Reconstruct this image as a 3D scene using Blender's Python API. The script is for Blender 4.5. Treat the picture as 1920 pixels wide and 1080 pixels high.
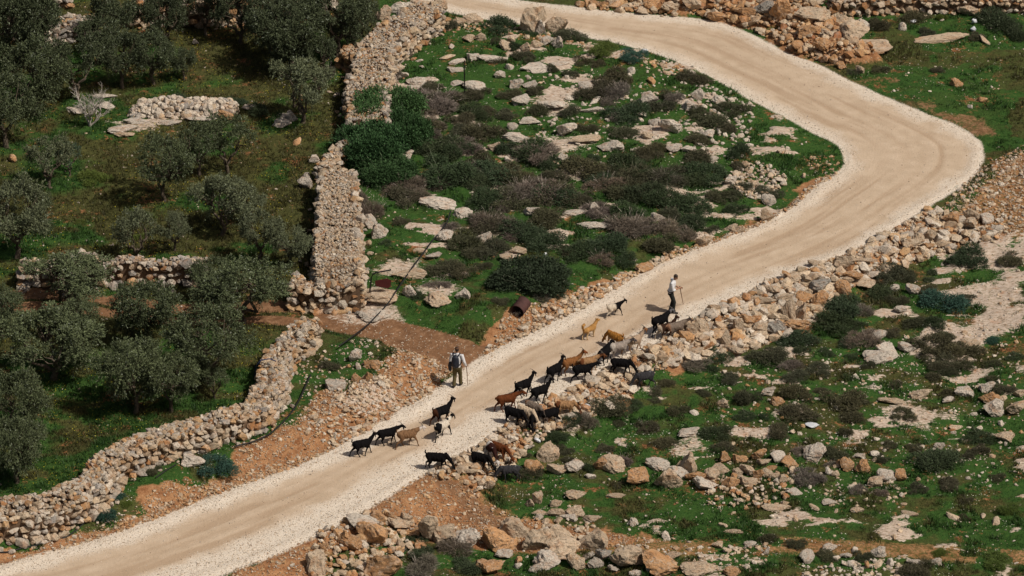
import bpy, bmesh, math, random
import numpy as np
from mathutils import Vector, Matrix
R = math.radians
for o in list(bpy.data.objects): bpy.data.objects.remove(o)
S = bpy.context.scene
COL = S.collection
# ------------------------------------------------------------ camera, sky, sun, exposure
PITCH = R(27.0); FPX = 7722.0; DIST = 170.0
CY, CZ = -DIST*math.cos(PITCH), DIST*math.sin(PITCH)
cd = bpy.data.cameras.new('camera'); cam = bpy.data.objects.new('camera', cd); COL.objects.link(cam)
cam.location = (0, CY, CZ); cam.rotation_euler = (R(90)-PITCH, 0, 0)
cd.sensor_width = 36; cd.lens = 36*FPX/1920; cd.clip_start = 1; cd.clip_end = 3000
S.camera = cam
SUN_EL, SUN_AZ = R(53), R(-28)      # azimuth of the sun measured from +x towards -y
W = bpy.data.worlds.new("World"); S.world = W; W.use_nodes = True
nt = W.node_tree; bg = nt.nodes['Background']
sk = nt.nodes.new('ShaderNodeTexSky'); sk.sky_type = 'NISHITA'; sk.sun_disc = False
sk.sun_elevation = SUN_EL
sdir = Vector((math.cos(SUN_AZ)*math.cos(SUN_EL), math.sin(SUN_AZ)*math.cos(SUN_EL), math.sin(SUN_EL)))
sk.sun_rotation = math.atan2(sdir.x, sdir.y)
sk.air_density = 1.0; sk.dust_density = 1.0
sk.dust_density = 3.5; sk.ozone_density = .4
warm = nt.nodes.new('ShaderNodeMix'); warm.data_type = 'RGBA'; warm.blend_type = 'MULTIPLY'; warm.inputs[0].default_value = 1; warm.inputs[7].default_value = (1.0, .90, .78, 1)   # warm tint added to the skylight to take blue out of the shadows
nt.links.new(sk.outputs[0], warm.inputs[6]); nt.links.new(warm.outputs[2], bg.inputs[0]); bg.inputs[1].default_value = 0.07
ld = bpy.data.lights.new('sun', 'SUN'); ld.energy = 4.2; ld.angle = R(0.5); ld.color = (1.0, 0.93, 0.83)
sun = bpy.data.objects.new('sun', ld); COL.objects.link(sun); sun.location = (60, -60, 90)
sun.rotation_euler = sdir.to_track_quat('Z', 'Y').to_euler()
S.view_settings.view_transform = 'Standard'; S.view_settings.look = 'None'
S.view_settings.exposure = -0.15; S.view_settings.gamma = 1
S.view_settings.use_curve_mapping = False

# ------------------------------------------------------------ helpers
rng = np.random.default_rng(7)
random.seed(7)
def P(px, py, z=0.0):
    """where the line of sight through this point of the photo meets the level z"""
    px = np.asarray(px, float); py = np.asarray(py, float)
    dx = (px-960)/FPX; dy = -(py-540)/FPX
    c, s = math.cos(PITCH), math.sin(PITCH)
    wy = c + dy*s; wz = -s + dy*c
    t = (z-CZ)/wz
    return dx*t, CY+wy*t
def scr(x, y, z):
    c, s = math.cos(PITCH), math.sin(PITCH)
    ry, rz = y-CY, z-CZ
    d = ry*c - rz*s; u = ry*s + rz*c
    return 960+FPX*x/d, 540-FPX*u/d, FPX/d
def lattice(seed):
    return np.random.default_rng(seed).random((256, 256))
_L = {}
def vn(x, y, scale, seed):
    if seed not in _L: _L[seed] = lattice(seed)
    L = _L[seed]; u = x/scale+1000; v = y/scale+1000
    i = np.floor(u).astype(int); j = np.floor(v).astype(int); fu = u-i; fv = v-j
    fu = fu*fu*(3-2*fu); fv = fv*fv*(3-2*fv)
    a = L[i & 255, j & 255]; b = L[(i+1) & 255, j & 255]; c = L[i & 255, (j+1) & 255]; d = L[(i+1) & 255, (j+1) & 255]
    return (a*(1-fu)+b*fu)*(1-fv)+(c*(1-fu)+d*fu)*fv
def fbm(x, y, scale, seed, oct=4):
    s = 0; a = 1; t = 0
    for k in range(oct):
        s = s+a*vn(x, y, scale/2**k, seed+k*13); t += a; a *= .55
    return s/t
def ss(a, b, x):
    t = np.clip((x-a)/(b-a), 0, 1); return t*t*(3-2*t)
def poly_w(pp, z=0):
    a = np.array(pp, float); x, y = P(a[:, 0], a[:, 1], z); return np.stack([x, y], 1)
def dist_line(x, y, L):
    best = np.full(x.shape, 1e9)
    for (ax, ay), (bx, by) in zip(L[:-1], L[1:]):
        vx, vy = bx-ax, by-ay; t = np.clip(((x-ax)*vx+(y-ay)*vy)/(vx*vx+vy*vy+1e-9), 0, 1)
        best = np.minimum(best, np.hypot(x-ax-t*vx, y-ay-t*vy))
    return best
def inside(x, y, L):
    r = np.zeros(x.shape, bool); n = len(L)
    for i in range(n):
        ax, ay = L[i]; bx, by = L[(i+1) % n]
        c = (ay > y) != (by > y)
        with np.errstate(divide='ignore', invalid='ignore'):
            xi = (bx-ax)*(y-ay)/(by-ay+1e-12)+ax
        r ^= c & (x < xi)
    return r
def soft(x, y, pp, edge=.5):
    L = poly_w(pp); d = dist_line(x, y, np.vstack([L, L[:1]])); i = inside(x, y, L)
    return ss(-edge, edge, np.where(i, d, -d)+(fbm(x, y, 1.1, 91)-.5)*edge*4.5)

def mesh_np(name, V, F, smooth=False):
    m = bpy.data.meshes.new(name); V = np.asarray(V, np.float32); F = np.asarray(F, np.int32)
    k = F.shape[1]
    m.vertices.add(len(V)); m.vertices.foreach_set('co', V.ravel())
    m.loops.add(F.size); m.loops.foreach_set('vertex_index', F.ravel())
    m.polygons.add(len(F)); m.polygons.foreach_set('loop_start', np.arange(0, F.size, k, dtype=np.int32))
    m.polygons.foreach_set('use_smooth', np.full(len(F), smooth))
    m.update(calc_edges=True); return m
def attr_f(m, name, v):
    a = m.attributes.new(name, 'FLOAT', 'POINT'); a.data.foreach_set('value', np.asarray(v, np.float32))
def attr_c(m, name, c):
    a = m.attributes.new(name, 'FLOAT_COLOR', 'POINT'); c = np.asarray(c, np.float32)
    if c.shape[1] == 3: c = np.hstack([c, np.ones((len(c), 1), np.float32)])
    a.data.foreach_set('color', c.ravel())
def link(name, mesh, mat=None, parent=None, **kw):
    o = bpy.data.objects.new(name, mesh); COL.objects.link(o)
    if mat is not None and mesh is not None:
        if not mesh.materials: mesh.materials.append(mat)
        elif mesh.materials[0] != mat:
            o.material_slots[0].link = 'OBJECT'; o.material_slots[0].material = mat
    if parent: o.parent = parent
    for k, v in kw.items(): o[k] = v
    return o
def empty(name, loc=(0, 0, 0), rz=0, **kw):
    o = bpy.data.objects.new(name, None); COL.objects.link(o); o.location = loc; o.rotation_euler = (0, 0, rz)
    o.empty_display_size = .2
    for k, v in kw.items(): o[k] = v
    return o

# ------------------------------------------------------------ materials
class NT:
    def __init__(s, name, rough=.9, spec=.2):
        s.m = bpy.data.materials.new(name); s.m.use_nodes = True; s.t = s.m.node_tree
        s.b = s.t.nodes['Principled BSDF']; s.b.inputs['Roughness'].default_value = rough
        s.b.inputs['Specular IOR Level'].default_value = spec
    def n(s, typ, **kw):
        x = s.t.nodes.new(typ)
        for k, v in kw.items():
            if k.startswith('_'): x.inputs[k[1:].replace('_', ' ')].default_value = v
            else: setattr(x, k, v)
        return x
    def l(s, a, b): s.t.links.new(a, b)
    def coord(s, what='Object'): return s.n('ShaderNodeTexCoord').outputs[what]
    def noise(s, co, scale, detail=4, rough=.6):
        x = s.n('ShaderNodeTexNoise', _Scale=scale, _Detail=detail, _Roughness=rough); s.l(co, x.inputs['Vector']); return x.outputs['Fac']
    def ramp(s, f, stops, interp='LINEAR'):
        x = s.n('ShaderNodeValToRGB'); x.color_ramp.interpolation = interp; e = x.color_ramp.elements
        while len(e) < len(stops): e.new(.5)
        for i, (p, c) in enumerate(stops):
            e[i].position = p; e[i].color = (*c, 1) if len(c) == 3 else c
        s.l(f, x.inputs[0]); return x.outputs[0]
    def mr(s, f, a, b, c=0., d=1.):
        x = s.n('ShaderNodeMapRange'); x.inputs[1].default_value = a; x.inputs[2].default_value = b
        x.inputs[3].default_value = c; x.inputs[4].default_value = d; s.l(f, x.inputs[0]); return x.outputs[0]
    def mix(s, f, a, b, mode='MIX'):
        x = s.n('ShaderNodeMix', data_type='RGBA', blend_type=mode)
        for i, v in ((0, f), (6, a), (7, b)):
            if hasattr(v, 'default_value') or hasattr(v, 'is_linked'): s.l(v, x.inputs[i])
            elif i == 0: x.inputs[0].default_value = v
            else: x.inputs[i].default_value = (*v, 1)
        return x.outputs[2]
    def math(s, op, a, b=0.):
        x = s.n('ShaderNodeMath', operation=op)
        for i, v in ((0, a), (1, b)):
            if hasattr(v, 'is_linked'): s.l(v, x.inputs[i])
            else: x.inputs[i].default_value = v
        return x.outputs[0]
    def attr(s, name, out='Color'): return s.n('ShaderNodeAttribute', attribute_name=name).outputs[out]
    def base(s, c):
        if hasattr(c, 'is_linked'): s.l(c, s.b.inputs['Base Color'])
        else: s.b.inputs['Base Color'].default_value = (*c, 1)
    def bump(s, f, strength=.5, dist=.02):
        x = s.n('ShaderNodeBump', _Strength=strength, _Distance=dist); s.l(f, x.inputs['Height']); s.l(x.outputs[0], s.b.inputs['Normal'])

def mat_ground():
    n = NT('ground_cover', .95, .1); co = n.coord()
    sep1 = n.n('ShaderNodeSeparateColor'); n.l(n.attr('k1'), sep1.inputs[0])
    sep2 = n.n('ShaderNodeSeparateColor'); n.l(n.attr('k2'), sep2.inputs[0])
    gravel, soil, rock = sep1.outputs; lush, red, road = sep2.outputs
    big = n.noise(co, .55, 5); mid = n.noise(co, 2.3, 5, .65); fine = n.noise(co, 9, 6, .7); vfine = n.noise(co, 32, 3, .7)
    gm = n.math('ADD', n.math('MULTIPLY', fine, .6), n.math('MULTIPLY', vfine, .4)); grass = n.ramp(gm, [(.30, (.010, .032, .008)), (.46, (.026, .070, .014)), (.6, (.050, .100, .021)), (.75, (.11, .13, .04))])
    dry = n.ramp(gm, [(.32, (.022, .028, .009)), (.5, (.058, .062, .019)), (.62, (.105, .090, .034)), (.75, (.20, .14, .06))])
    g = n.mix(n.mr(n.math('ADD', lush, n.math('MULTIPLY', n.math('SUBTRACT', fine, .5), .9)), .35, .75), dry, grass)
    earth = n.ramp(fine, [(.25, (.09, .033, .014)), (.5, (.20, .085, .036)), (.72, (.33, .17, .085)), (.9, (.46, .29, .17))])
    bare = n.math('ADD', n.math('MULTIPLY', big, .5), n.math('MULTIPLY', mid, .5))
    bare = n.math('ADD', bare, n.math('MULTIPLY', n.math('SUBTRACT', fine, .5), .35)); g = n.mix(n.mr(bare, .565, .63), g, earth)
    eb = n.ramp(vfine, [(.3, (.19, .085, .035)), (.5, (.36, .19, .09)), (.7, (.55, .36, .21))])
    def hard(m, w=.5):
        x = n.math('ADD', m, n.math('MULTIPLY', n.math('SUBTRACT', fine, .5), 1.1)); return n.mr(x, .5-w*.3, .5+w*.3)
    g = n.mix(hard(soil), g, n.mix(n.mr(mid, .35, .65), earth, eb))
    rd = n.ramp(n.math('ADD', n.math('MULTIPLY', mid, .5), n.math('MULTIPLY', fine, .5)), [(.3, (.10, .050, .026)), (.5, (.19, .10, .052)), (.66, (.32, .19, .11))])
    g = n.mix(hard(red), g, rd)
    pv = n.n('ShaderNodeMapping'); pv.inputs['Scale'].default_value = (1, 2.6, 1); n.l(co, pv.inputs[0]); pn = n.noise(pv.outputs[0], 4.5, 7, .78)
    pale = n.ramp(pn, [(.34, (.14, .095, .07)), (.42, (.34, .25, .19)), (.52, (.49, .40, .32)), (.7, (.60, .53, .46))])
    pale = n.mix(n.mr(mid, .55, .75), pale, (.40, .22, .13))
    rk = n.math('ADD', rock, n.math('MULTIPLY', n.math('SUBTRACT', pn, .5), 2.2)); g = n.mix(n.mr(rk, .47, .56), g, pale)
    # crushed limestone shoulders and the packed drive surface with ruts along the wheel lines
    gv = n.ramp(n.noise(co, 26, 4, .75), [(.28, (.28, .23, .17)), (.44, (.60, .52, .43)), (.7, (.76, .69, .60))])
    
    v = n.attr('rut', 'Fac')
    rb = n.ramp(n.noise(co, 1.3, 5, .6), [(.25, (.43, .33, .235)), (.55, (.505, .395, .29)), (.8, (.57, .46, .35))])
    rb = n.mix(n.math('MULTIPLY', v, .62), rb, (.35, .245, .16))
    sp = n.noise(co, 18, 5, .8)
    rb = n.mix(n.mr(sp, .60, .72, 0, .5), rb, (.72, .60, .46)); rb = n.mix(n.mr(sp, .36, .27, 0, .6), rb, (.30, .20, .13))
    g = n.mix(hard(road, .3), g, rb); gq = n.math('ADD', gravel, n.math('MULTIPLY', n.math('SUBTRACT', n.noise(co, 14, 4, .8), .5), 1.6)); g = n.mix(n.mr(gq, .25, .75), g, gv)
    n.base(g); n.bump(n.math('ADD', fine, n.math('MULTIPLY', vfine, .5)), .7, .05)
    return n.m
def rock_mat(name, src):
    n = NT(name, .92, .15); co = n.coord('Object' if src == 'obj' else 'Object')
    if src == 'obj': base = n.n('ShaderNodeObjectInfo').outputs['Color']
    else: base = n.attr('col')
    oi = n.n('ShaderNodeObjectInfo').outputs['Random'] if src == 'obj' else None
    v = n.n('ShaderNodeVectorMath', operation='ADD'); n.l(co, v.inputs[0])
    if oi:
        cx = n.n('ShaderNodeCombineXYZ'); n.l(n.math('MULTIPLY', oi, 37.), cx.inputs[0]); n.l(n.math('MULTIPLY', oi, 91.), cx.inputs[1]); n.l(cx.outputs[0], v.inputs[1])
    co = v.outputs[0]
    a = n.noise(co, 1.6 if src == 'obj' else 3, 6, .65); f = n.noise(co, 6 if src == 'obj' else 14, 5, .75)
    c = n.mix(n.mr(a, .50, .66), base, n.mix(.5 if src == 'obj' else .35, base, (.44, .20, .08)))
    c = n.mix(n.mr(n.noise(co, 2.7, 6, .7), .50, .62, 0, .6), c, n.mix(.6, base, (.60, .52, .43)))
    c = n.mix(n.mr(f, .49, .37, 0, .8), c, (.10, .08, .06))  # crevice darkening put into the stone colour, following the bump
    n.base(c); n.bump(f, 1., .09 if src == 'obj' else .05); return n.m
def leaf_mat(name, hi=(.30, .33, .26), hil=.8, trans=.15):
    n = NT(name, .7, .14); t = n.attr('tint', 'Fac'); base = n.n('ShaderNodeObjectInfo').outputs['Color']
    k = n.mr(t, 0, 1, .45, 1.65)
    c = n.mix(1.0, base, n.n('ShaderNodeCombineColor').outputs[0], 'MULTIPLY')
    mc = c.node; cc = [x for x in n.t.nodes if x.type == 'COMBINE_COLOR'][0]
    for i in range(3): n.l(k, cc.inputs[i])
    c = n.mix(n.mr(t, hil, hil+.06), c, hi)
    n.base(c); return n.m
def flat_mat(name, c, rough=.8, spec=.2, var=.25, scale=6, bump=0, metal=0):
    n = NT(name, rough, spec); f = n.noise(n.coord(), scale, 5, .6)
    n.base(n.ramp(f, [(.3, tuple(x*(1-var) for x in c)), (.7, tuple(min(1, x*(1+var)) for x in c))]))
    n.b.inputs['Metallic'].default_value = metal
    if bump: n.bump(f, bump, .02)
    return n.m
M_GROUND = mat_ground()
M_ROCK = rock_mat('limestone', 'obj'); M_RUB = rock_mat('rubble_stone', 'attr'); M_WALL = rock_mat('wall_stone', 'w')
M_LEAF = leaf_mat('olive_leaves', (.22, .25, .19), .86); M_SHRUB = leaf_mat('shrub_leaves', (.26, .25, .20), .95)
M_DRY = leaf_mat('dry_twigs', (.36, .31, .27), .90)
M_BARK = flat_mat('olive_bark', (.10, .08, .06), .9, .1, .5, 14, .8)
M_DEAD = flat_mat('bleached_wood', (.42, .38, .34), .9, .1, .25, 14, .3)

# ------------------------------------------------------------ the road edges read off the photo (inner and outer side of the bend)
E1 = [(-400,1225),(-200,1140),(0,1060),(167,1020),(300,973),(433,920),(567,873),(640,838),(740,780),(807,742),(840,719),(880,690),(927,657),(1040,607),(1140,553),(1187,523),(1227,500),(1280,479),(1423,427),(1487,393),(1520,362),(1540,347),(1572,328),(1590,308),(1583,280),(1563,262),(1520,245),(1467,213),(1413,187),(1363,157),(1330,140),(1280,117),(1207,90),(1067,62),(1000,48),(900,33),(840,20),(780,-5),(700,-40),(560,-110)]
E2 = [(-200,1350),(120,1190),(383,1085),(500,1047),(627,987),(723,933),(797,886),(890,843),(940,803),(1000,770),(1057,740),(1110,706),(1173,672),(1247,637),(1280,602),(1407,547),(1467,520),(1567,487),(1673,430),(1733,390),(1780,360),(1825,330),(1840,300),(1838,270),(1815,250),(1780,233),(1707,205),(1613,165),(1530,121),(1480,105),(1413,70),(1380,53),(1313,38),(1240,32),(1140,23),(1040,11),(973,3),(923,-4),(830,-32),(700,-90)]
def chaikin(p, k=2):
    p = np.array(p, float)
    for _ in range(k): q = np.stack([p[:-1]*.75+p[1:]*.25, p[:-1]*.25+p[1:]*.75], 1).reshape(-1, 2); p = np.vstack([p[:1], q, p[-1:]])
    return p
E1w = poly_w(chaikin(E1)); E2w = poly_w(chaikin(E2, 1)); ROADw = np.vstack([E1w, E2w[::-1]])
TRACK = [(-60,565),(60,562),(210,575),(330,590),(500,590),(600,597),(700,618),(790,640),(880,668),(960,720)]
TRACK2 = [(870,900),(960,955),(1090,990),(1250,1000),(1450,992),(1650,1000),(1920,1012),(2100,1020)]
BANK_L = [(-40,1075),(0,1052),(150,1000),(250,965),(310,925),(440,905),(445,865),(560,805),(600,760),(700,735),(745,680),(800,680),(850,700),(800,760),(640,855),(300,990),(0,1075)]
BANK_M = [(905,668),(915,645),(945,612),(1000,585),(1100,550),(1200,505),(1290,465),(1430,415),(1480,385),(1510,355),(1545,330),(1600,320),(1560,370),(1300,490),(1240,515),(1040,620),(940,668),(905,688)]
BANK_R = [(383,1100),(627,975),(723,925),(797,875),(850,868),(905,905),(960,935),(1090,960),(1240,985),(1180,1003),(1000,1000),(880,985),(790,975),(720,975),(640,1000),(560,1100)]
RUB_R = [(800,880),(890,838),(940,800),(1057,735),(1173,667),(1247,630),(1407,542),(1567,482),(1673,425),(1740,395),(1800,405),(1860,420),(1880,440),(1830,440),(1760,452),(1690,480),(1610,512),(1545,565),(1495,596),(1430,622),(1350,650),(1290,664),(1220,690),(1170,735),(1100,770),(1040,795),(990,800),(950,850),(900,880)]
RUB_T = [(1180,8),(1290,28),(1380,48),(1430,68),(1490,102),(1540,118),(1590,128),(1640,118),(1600,75),(1560,50),(1520,20),(1480,-20),(1150,-25)]
DARKRED = [(800,890),(850,885),(930,925),(960,955),(900,960),(850,925)]
DARKRED2 = [(1540,150),(1600,150),(1700,180),(1760,200),(1850,230),(1860,270),(1800,245),(1700,205),(1600,165)]
ROCKS_Z = [[(1700,580),(1800,570),(1940,545),(1940,590),(1870,605),(1830,625),(1740,640),(1690,622)],
 [(1745,455),(1830,440),(1940,440),(1940,475),(1860,480),(1780,478)],
 [(1760,520),(1830,500),(1930,495),(1930,545),(1850,550),(1780,545)],
 [(1000,330),(1150,322),(1280,330),(1290,342),(1160,345),(1010,345)],
 [(890,350),(960,335),(1000,340),(960,375),(900,385)],
 [(1020,262),(1110,258),(1130,275),(1110,295),(1030,290)],
 [(1010,182),(1060,188),(1070,215),(1040,225),(1000,200)],
 [(640,570),(700,560),(745,570),(750,600),(700,612),(640,608)],[(700,500),(800,490),(805,520),(740,535),(690,530)],
 [(800,555),(845,552),(848,578),(795,580)],
 [(640,750),(700,735),(760,740),(770,770),(700,795),(630,790)],
 [(1040,780),(1090,775),(1100,800),(1050,805)],[(1650,740),(1730,725),(1800,745),(1740,770)],
 [(1240,795),(1310,790),(1330,815),(1260,825)],[(1240,395),(1290,380),(1310,400),(1260,410)],
 [(1170,350),(1250,352),(1290,372),(1230,385),(1180,370)],[(200,235),(330,225),(330,245),(220,262)],[(520,215),(560,222),(545,245),(510,238)],
 [(1470,610),(1520,630),(1500,650),(1440,640)]]
GROVE = [(-100,1040),(90,985),(205,930),(225,880),(380,835),(500,800),(535,740),(540,680),(600,610),(650,580),(650,300),(650,130),(700,60),(700,-200),(-300,-200)]
# ------------------------------------------------------------ terrain
x1 = np.arange(-27, 27.001, .1); y1 = np.arange(-27, 37.001, .1)
def grow(a, b, n): return a+(b-a)*(np.arange(1, n+1)/n)**2.2
xs = np.concatenate([-grow(27, 400, 22)[::-1], x1, grow(27, 400, 22)])
ys = np.concatenate([-grow(27, 300, 20)[::-1], y1, grow(37, 600, 24)])
GX, GY = np.meshgrid(xs, ys)
d1 = dist_line(GX, GY, E1w); d2 = dist_line(GX, GY, E2w); ins = inside(GX, GY, ROADw)
edge = np.minimum(d1, d2); sd = np.where(ins, edge, -edge)
wob = (fbm(GX, GY, .9, 5)-.5)*.5
tr = dist_line(GX, GY, poly_w(TRACK)); tr2 = dist_line(GX, GY, poly_w(TRACK2))
inner = (~ins) & (d1 < d2); outer = (~ins) & (d2 <= d1)
sdn = sd+wob*.55+(vn(GX, GY, .3, 55)-.5)*.22
H = (fbm(GX, GY, 4.5, 21)-.5)*.42+(fbm(GX, GY, .9, 33, 3)-.5)*.13
offroad = ss(0, .7, -sd)
H = H*(.04+.96*offroad)
lowpart = ss(10, 2, GY)
H += np.where(inner, ss(.15, 1.7, d1)*(.15+.5*ss(2, -4, GY))*ss(.8, 2.6, tr), 0)
H += np.where(outer, -ss(.1, 2.6, d2)*.75*lowpart*ss(27, 18, np.abs(GX)), 0)
H += .035*np.exp(-((sd-.25)/.22)**2)*(0.4+vn(GX, GY, .7, 3))
mT = soft(GX, GY, RUB_T, .8); H += mT*.55*ss(.1, 1.3, -sd)
H += .03*(vn(GX, GY, .25, 44)-.5)*offroad
fade = ss(60, 34, np.abs(GX))*ss(80, 40, np.abs(GY)); H *= fade
w1 = .55+.75*ss(.62, .3, vn(GX, GY, 3., 8))*.6
lowr = ss(4, -8, GY)
grav = np.where(ins, np.maximum(ss(1.35, .1, d1+wob*1.5)*(.62+.38*lowr), ss(1.2+1.1*lowr, .15+.5*lowr, d2+wob*2)*(.66+.34*lowr)), ss(.30, .0, edge+wob*.4))
road = ss(-.10, .06, sdn)
soil = np.maximum.reduce([soft(GX, GY, BANK_L, .4), soft(GX, GY, BANK_M, .4), soft(GX, GY, BANK_R, .5), soft(GX, GY, RUB_R, .4), mT])
soil = np.maximum(soil, soft(GX, GY, [(1760,400),(1830,345),(1960,270),(1960,440),(1840,435)], .6)*.6)
soil = np.maximum(soil, .55*ss(1.0, .35, tr2)*(fbm(GX, GY, 1.6, 71) > .42))
red = np.maximum(ss(1.3, .75, tr+wob), soft(GX, GY, DARKRED, .3)); red = np.maximum(red, soft(GX, GY, DARKRED2, 1.0)*(.25+.6*fbm(GX, GY, .7, 421, 5)))
red = np.maximum(red, soft(GX, GY, [(690,640),(760,640),(850,650),(925,655),(880,690),(835,715),(780,680)], .35))
strip = ss(.25, .08, tr+wob*.5)*(GX < -8); red = red*(1-strip*.9)
rock = np.zeros_like(GX)
for iz, z in enumerate(ROCKS_Z): rock = np.maximum(rock, soft(GX, GY, z, .5)*(.72 if iz < 3 else .66))
px_, py_, sc_ = scr(GX, GY, H)
mid = ((px_ > 700) & (py_ < 520) & (px_ < 1500) & inner)
rock = np.maximum(rock, .85*ss(.58, .70, fbm(GX, GY*1.7, 2.0, 131, 5))*mid)
rightf = outer & (GY < 4) & (px_ > 1150)
rock = np.maximum(rock, .75*ss(.60, .72, fbm(GX, GY*1.8, 1.8, 151, 5))*rightf)
q_ = fbm(GX, GY*1.7, 1.7, 161, 5)*9; H += rock*(.03+.20*((np.floor(q_)+ss(.0, .3, q_-np.floor(q_)))/9-.35)*1.6)
grove = soft(GX, GY, GROVE, .3)
lush = .85-(.55-.42*ss(-3, -9, GY))*grove*ss(.30, .55, fbm(GX, GY, 2.6, 61)); lush = lush-.3*grove*ss(.3, .9, np.exp(-((px_-480)/150)**2-((py_-120)/60)**2))
farR = (outer & (GY > 6)); lush = np.where(farR, .85-.4*(fbm(GX, GY, 3., 77) > .55), lush)
lush = np.where(rightf, lush-.35*ss(.5, .65, fbm(GX, GY, 1.5, 88)), lush)
lush = lush-.45*ss(.50, .66, fbm(GX, GY*1.5, 1.3, 411, 5))*(.4+.6*(GY < 6))
rut = np.zeros_like(GX)
arc = np.zeros_like(GX); bd = np.full(GX.shape, 1e9); acc = 0.
for (ax, ay), (bx, by) in zip(E1w[:-1], E1w[1:]):
    vx, vy = bx-ax, by-ay; l = math.hypot(vx, vy); tt = np.clip(((GX-ax)*vx+(GY-ay)*vy)/(l*l+1e-9), 0, 1); dd = np.hypot(GX-ax-tt*vx, GY-ay-tt*vy); m_ = dd < bd; bd = np.where(m_, dd, bd); arc = np.where(m_, acc+tt*l, arc); acc += l
t_ = d1/np.maximum(d1+d2, .1)
for c_, wd in ((.30, .035), (.44, .04), (.58, .035), (.70, .03)):
    rut = np.maximum(rut, np.exp(-((t_-c_+(vn(arc, arc*0, 6., 17)-.5)*.06)/wd)**2)*(.35+.65*ss(.3, .7, vn(arc, t_*40, 5., 19))))
rut = np.clip(rut*.6+1.1*ss(.52, .8, fbm(arc*.12, t_*7, .5, 23, 3)), 0, 1)
H -= rut*road*.012
def sample(A, x, y):
    x = np.asarray(x, float); y = np.asarray(y, float)
    fx = np.interp(x, xs, np.arange(len(xs))); fy = np.interp(y, ys, np.arange(len(ys)))
    i = np.clip(fx.astype(int), 0, len(xs)-2); j = np.clip(fy.astype(int), 0, len(ys)-2); u = fx-i; v = fy-j
    return (A[j, i]*(1-u)+A[j, i+1]*u)*(1-v)+(A[j+1, i]*(1-u)+A[j+1, i+1]*u)*v
def G(px, py):
    z = 0.
    for _ in range(6):
        x, y = P(px, py, z); z = float(sample(H, x, y))
    return Vector((float(x), float(y), z))
nx, ny = len(xs), len(ys)
Vt = np.stack([GX.ravel(), GY.ravel(), H.ravel()], 1)
idx = np.arange(nx*ny).reshape(ny, nx)
F = np.stack([idx[:-1, :-1], idx[:-1, 1:], idx[1:, 1:], idx[1:, :-1]], -1).reshape(-1, 4)
cls = np.zeros(nx*ny, int)
cls[(red.ravel() > .5) & (tr.ravel() < 2.2) & (sd.ravel() <= -.1)] = 2
cls[sdn.ravel() > 0] = 1
fc = np.where((cls[F] == 1).sum(1) >= 3, 1, np.where((cls[F] == 2).sum(1) >= 3, 2, 0))
K1 = np.stack([grav.ravel(), soil.ravel(), rock.ravel()], 1); K2 = np.stack([lush.ravel(), red.ravel(), road.ravel()], 1)
for k, nm in ((0, 'ground'), (1, 'road'), (2, 'dirt_track')):
    f = F[fc == k]; u, inv = np.unique(f, return_inverse=True)
    m = mesh_np(nm, Vt[u], inv.reshape(f.shape), True)
    attr_c(m, 'k1', K1[u]); attr_c(m, 'k2', K2[u]); attr_f(m, 'rut', rut.ravel()[u])
    link(nm, m, M_GROUND, kind='structure')

# ------------------------------------------------------------ stones: cut, roughened spheres
def ico(sub):
    bm = bmesh.new(); bmesh.ops.create_icosphere(bm, subdivisions=sub, radius=1)
    V = np.array([v.co[:] for v in bm.verts]); Fc = np.array([[v.index for v in f.verts] for f in bm.faces]); bm.free(); return V, Fc
def stone(sub, seed, cuts=9, flat=1., rough=.06):
    r = np.random.default_rng(seed); V, Fc = ico(sub); V = V.copy()
    for _ in range(cuts):
        n = r.normal(size=3); n /= np.linalg.norm(n); d = r.uniform(.42, .82); k = V@n
        V -= np.outer(np.maximum(k-d, 0), n)*.97
    if sub >= 3:
        o = r.uniform(0, 50, 3)
        for f, a in ((.9, rough*1.3), (.42, rough*1.2), (.2, rough*1.0), (.1, rough*.6)):
            n = (vn(V[:, 0]+o[0]+V[:, 2]*.7, V[:, 1]+o[1]-V[:, 2]*.6, f, 900)+vn(V[:, 2]+o[2]+V[:, 1]*.5, V[:, 0]+o[0], f, 901))-1
            V = V*(1+a*(-np.abs(n)*1.8+.5))[:, None]
    V /= np.abs(V).max(0); V[:, 2] *= flat
    return V, Fc
def rotm(r, n):
    a = r.uniform(0, 2*np.pi, n); b = r.uniform(-.5, .5, n); c = r.uniform(-.5, .5, n)
    ca, sa, cb, sb, cc, sc = np.cos(a), np.sin(a), np.cos(b), np.sin(b), np.cos(c), np.sin(c); Z = np.zeros(n); O = np.ones(n)
    Rz = np.array([[ca, -sa, Z], [sa, ca, Z], [Z, Z, O]]); Rx = np.array([[O, Z, Z], [Z, cb, -sb], [Z, sb, cb]]); Ry = np.array([[cc, Z, sc], [Z, O, Z], [-sc, Z, cc]])
    return np.einsum('ijn,jkn,kln->nil', Rz, Rx, Ry)
def stones_mesh(name, C, Sz, colr, sub, seed, nvar=10):
    """one mesh out of many stones; C centres (n,3), Sz half sizes (n,3), colr (n,3)"""
    r = np.random.default_rng(seed); n = len(C); Rm = rotm(r, n); var = r.integers(0, nvar, n); Vs, Fs, Cs = [], [], []; off = 0
    for k in range(nvar):
        V, Fc = stone(sub, 1000+k, 7); m = np.where(var == k)[0]
        if not len(m): continue
        A = np.einsum('nij,nvj->nvi', Rm[m], V[None]*Sz[m][:, None, :])+C[m][:, None, :]
        Vs.append(A.reshape(-1, 3)); Fs.append((Fc[None]+(np.arange(len(m))*len(V))[:, None, None]+off).reshape(-1, 3))
        Cs.append(np.repeat(colr[m], len(V), 0)); off += len(m)*len(V)
    me = mesh_np(name, np.vstack(Vs), np.vstack(Fs)); attr_c(me, 'col', np.vstack(Cs)); return me
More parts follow.
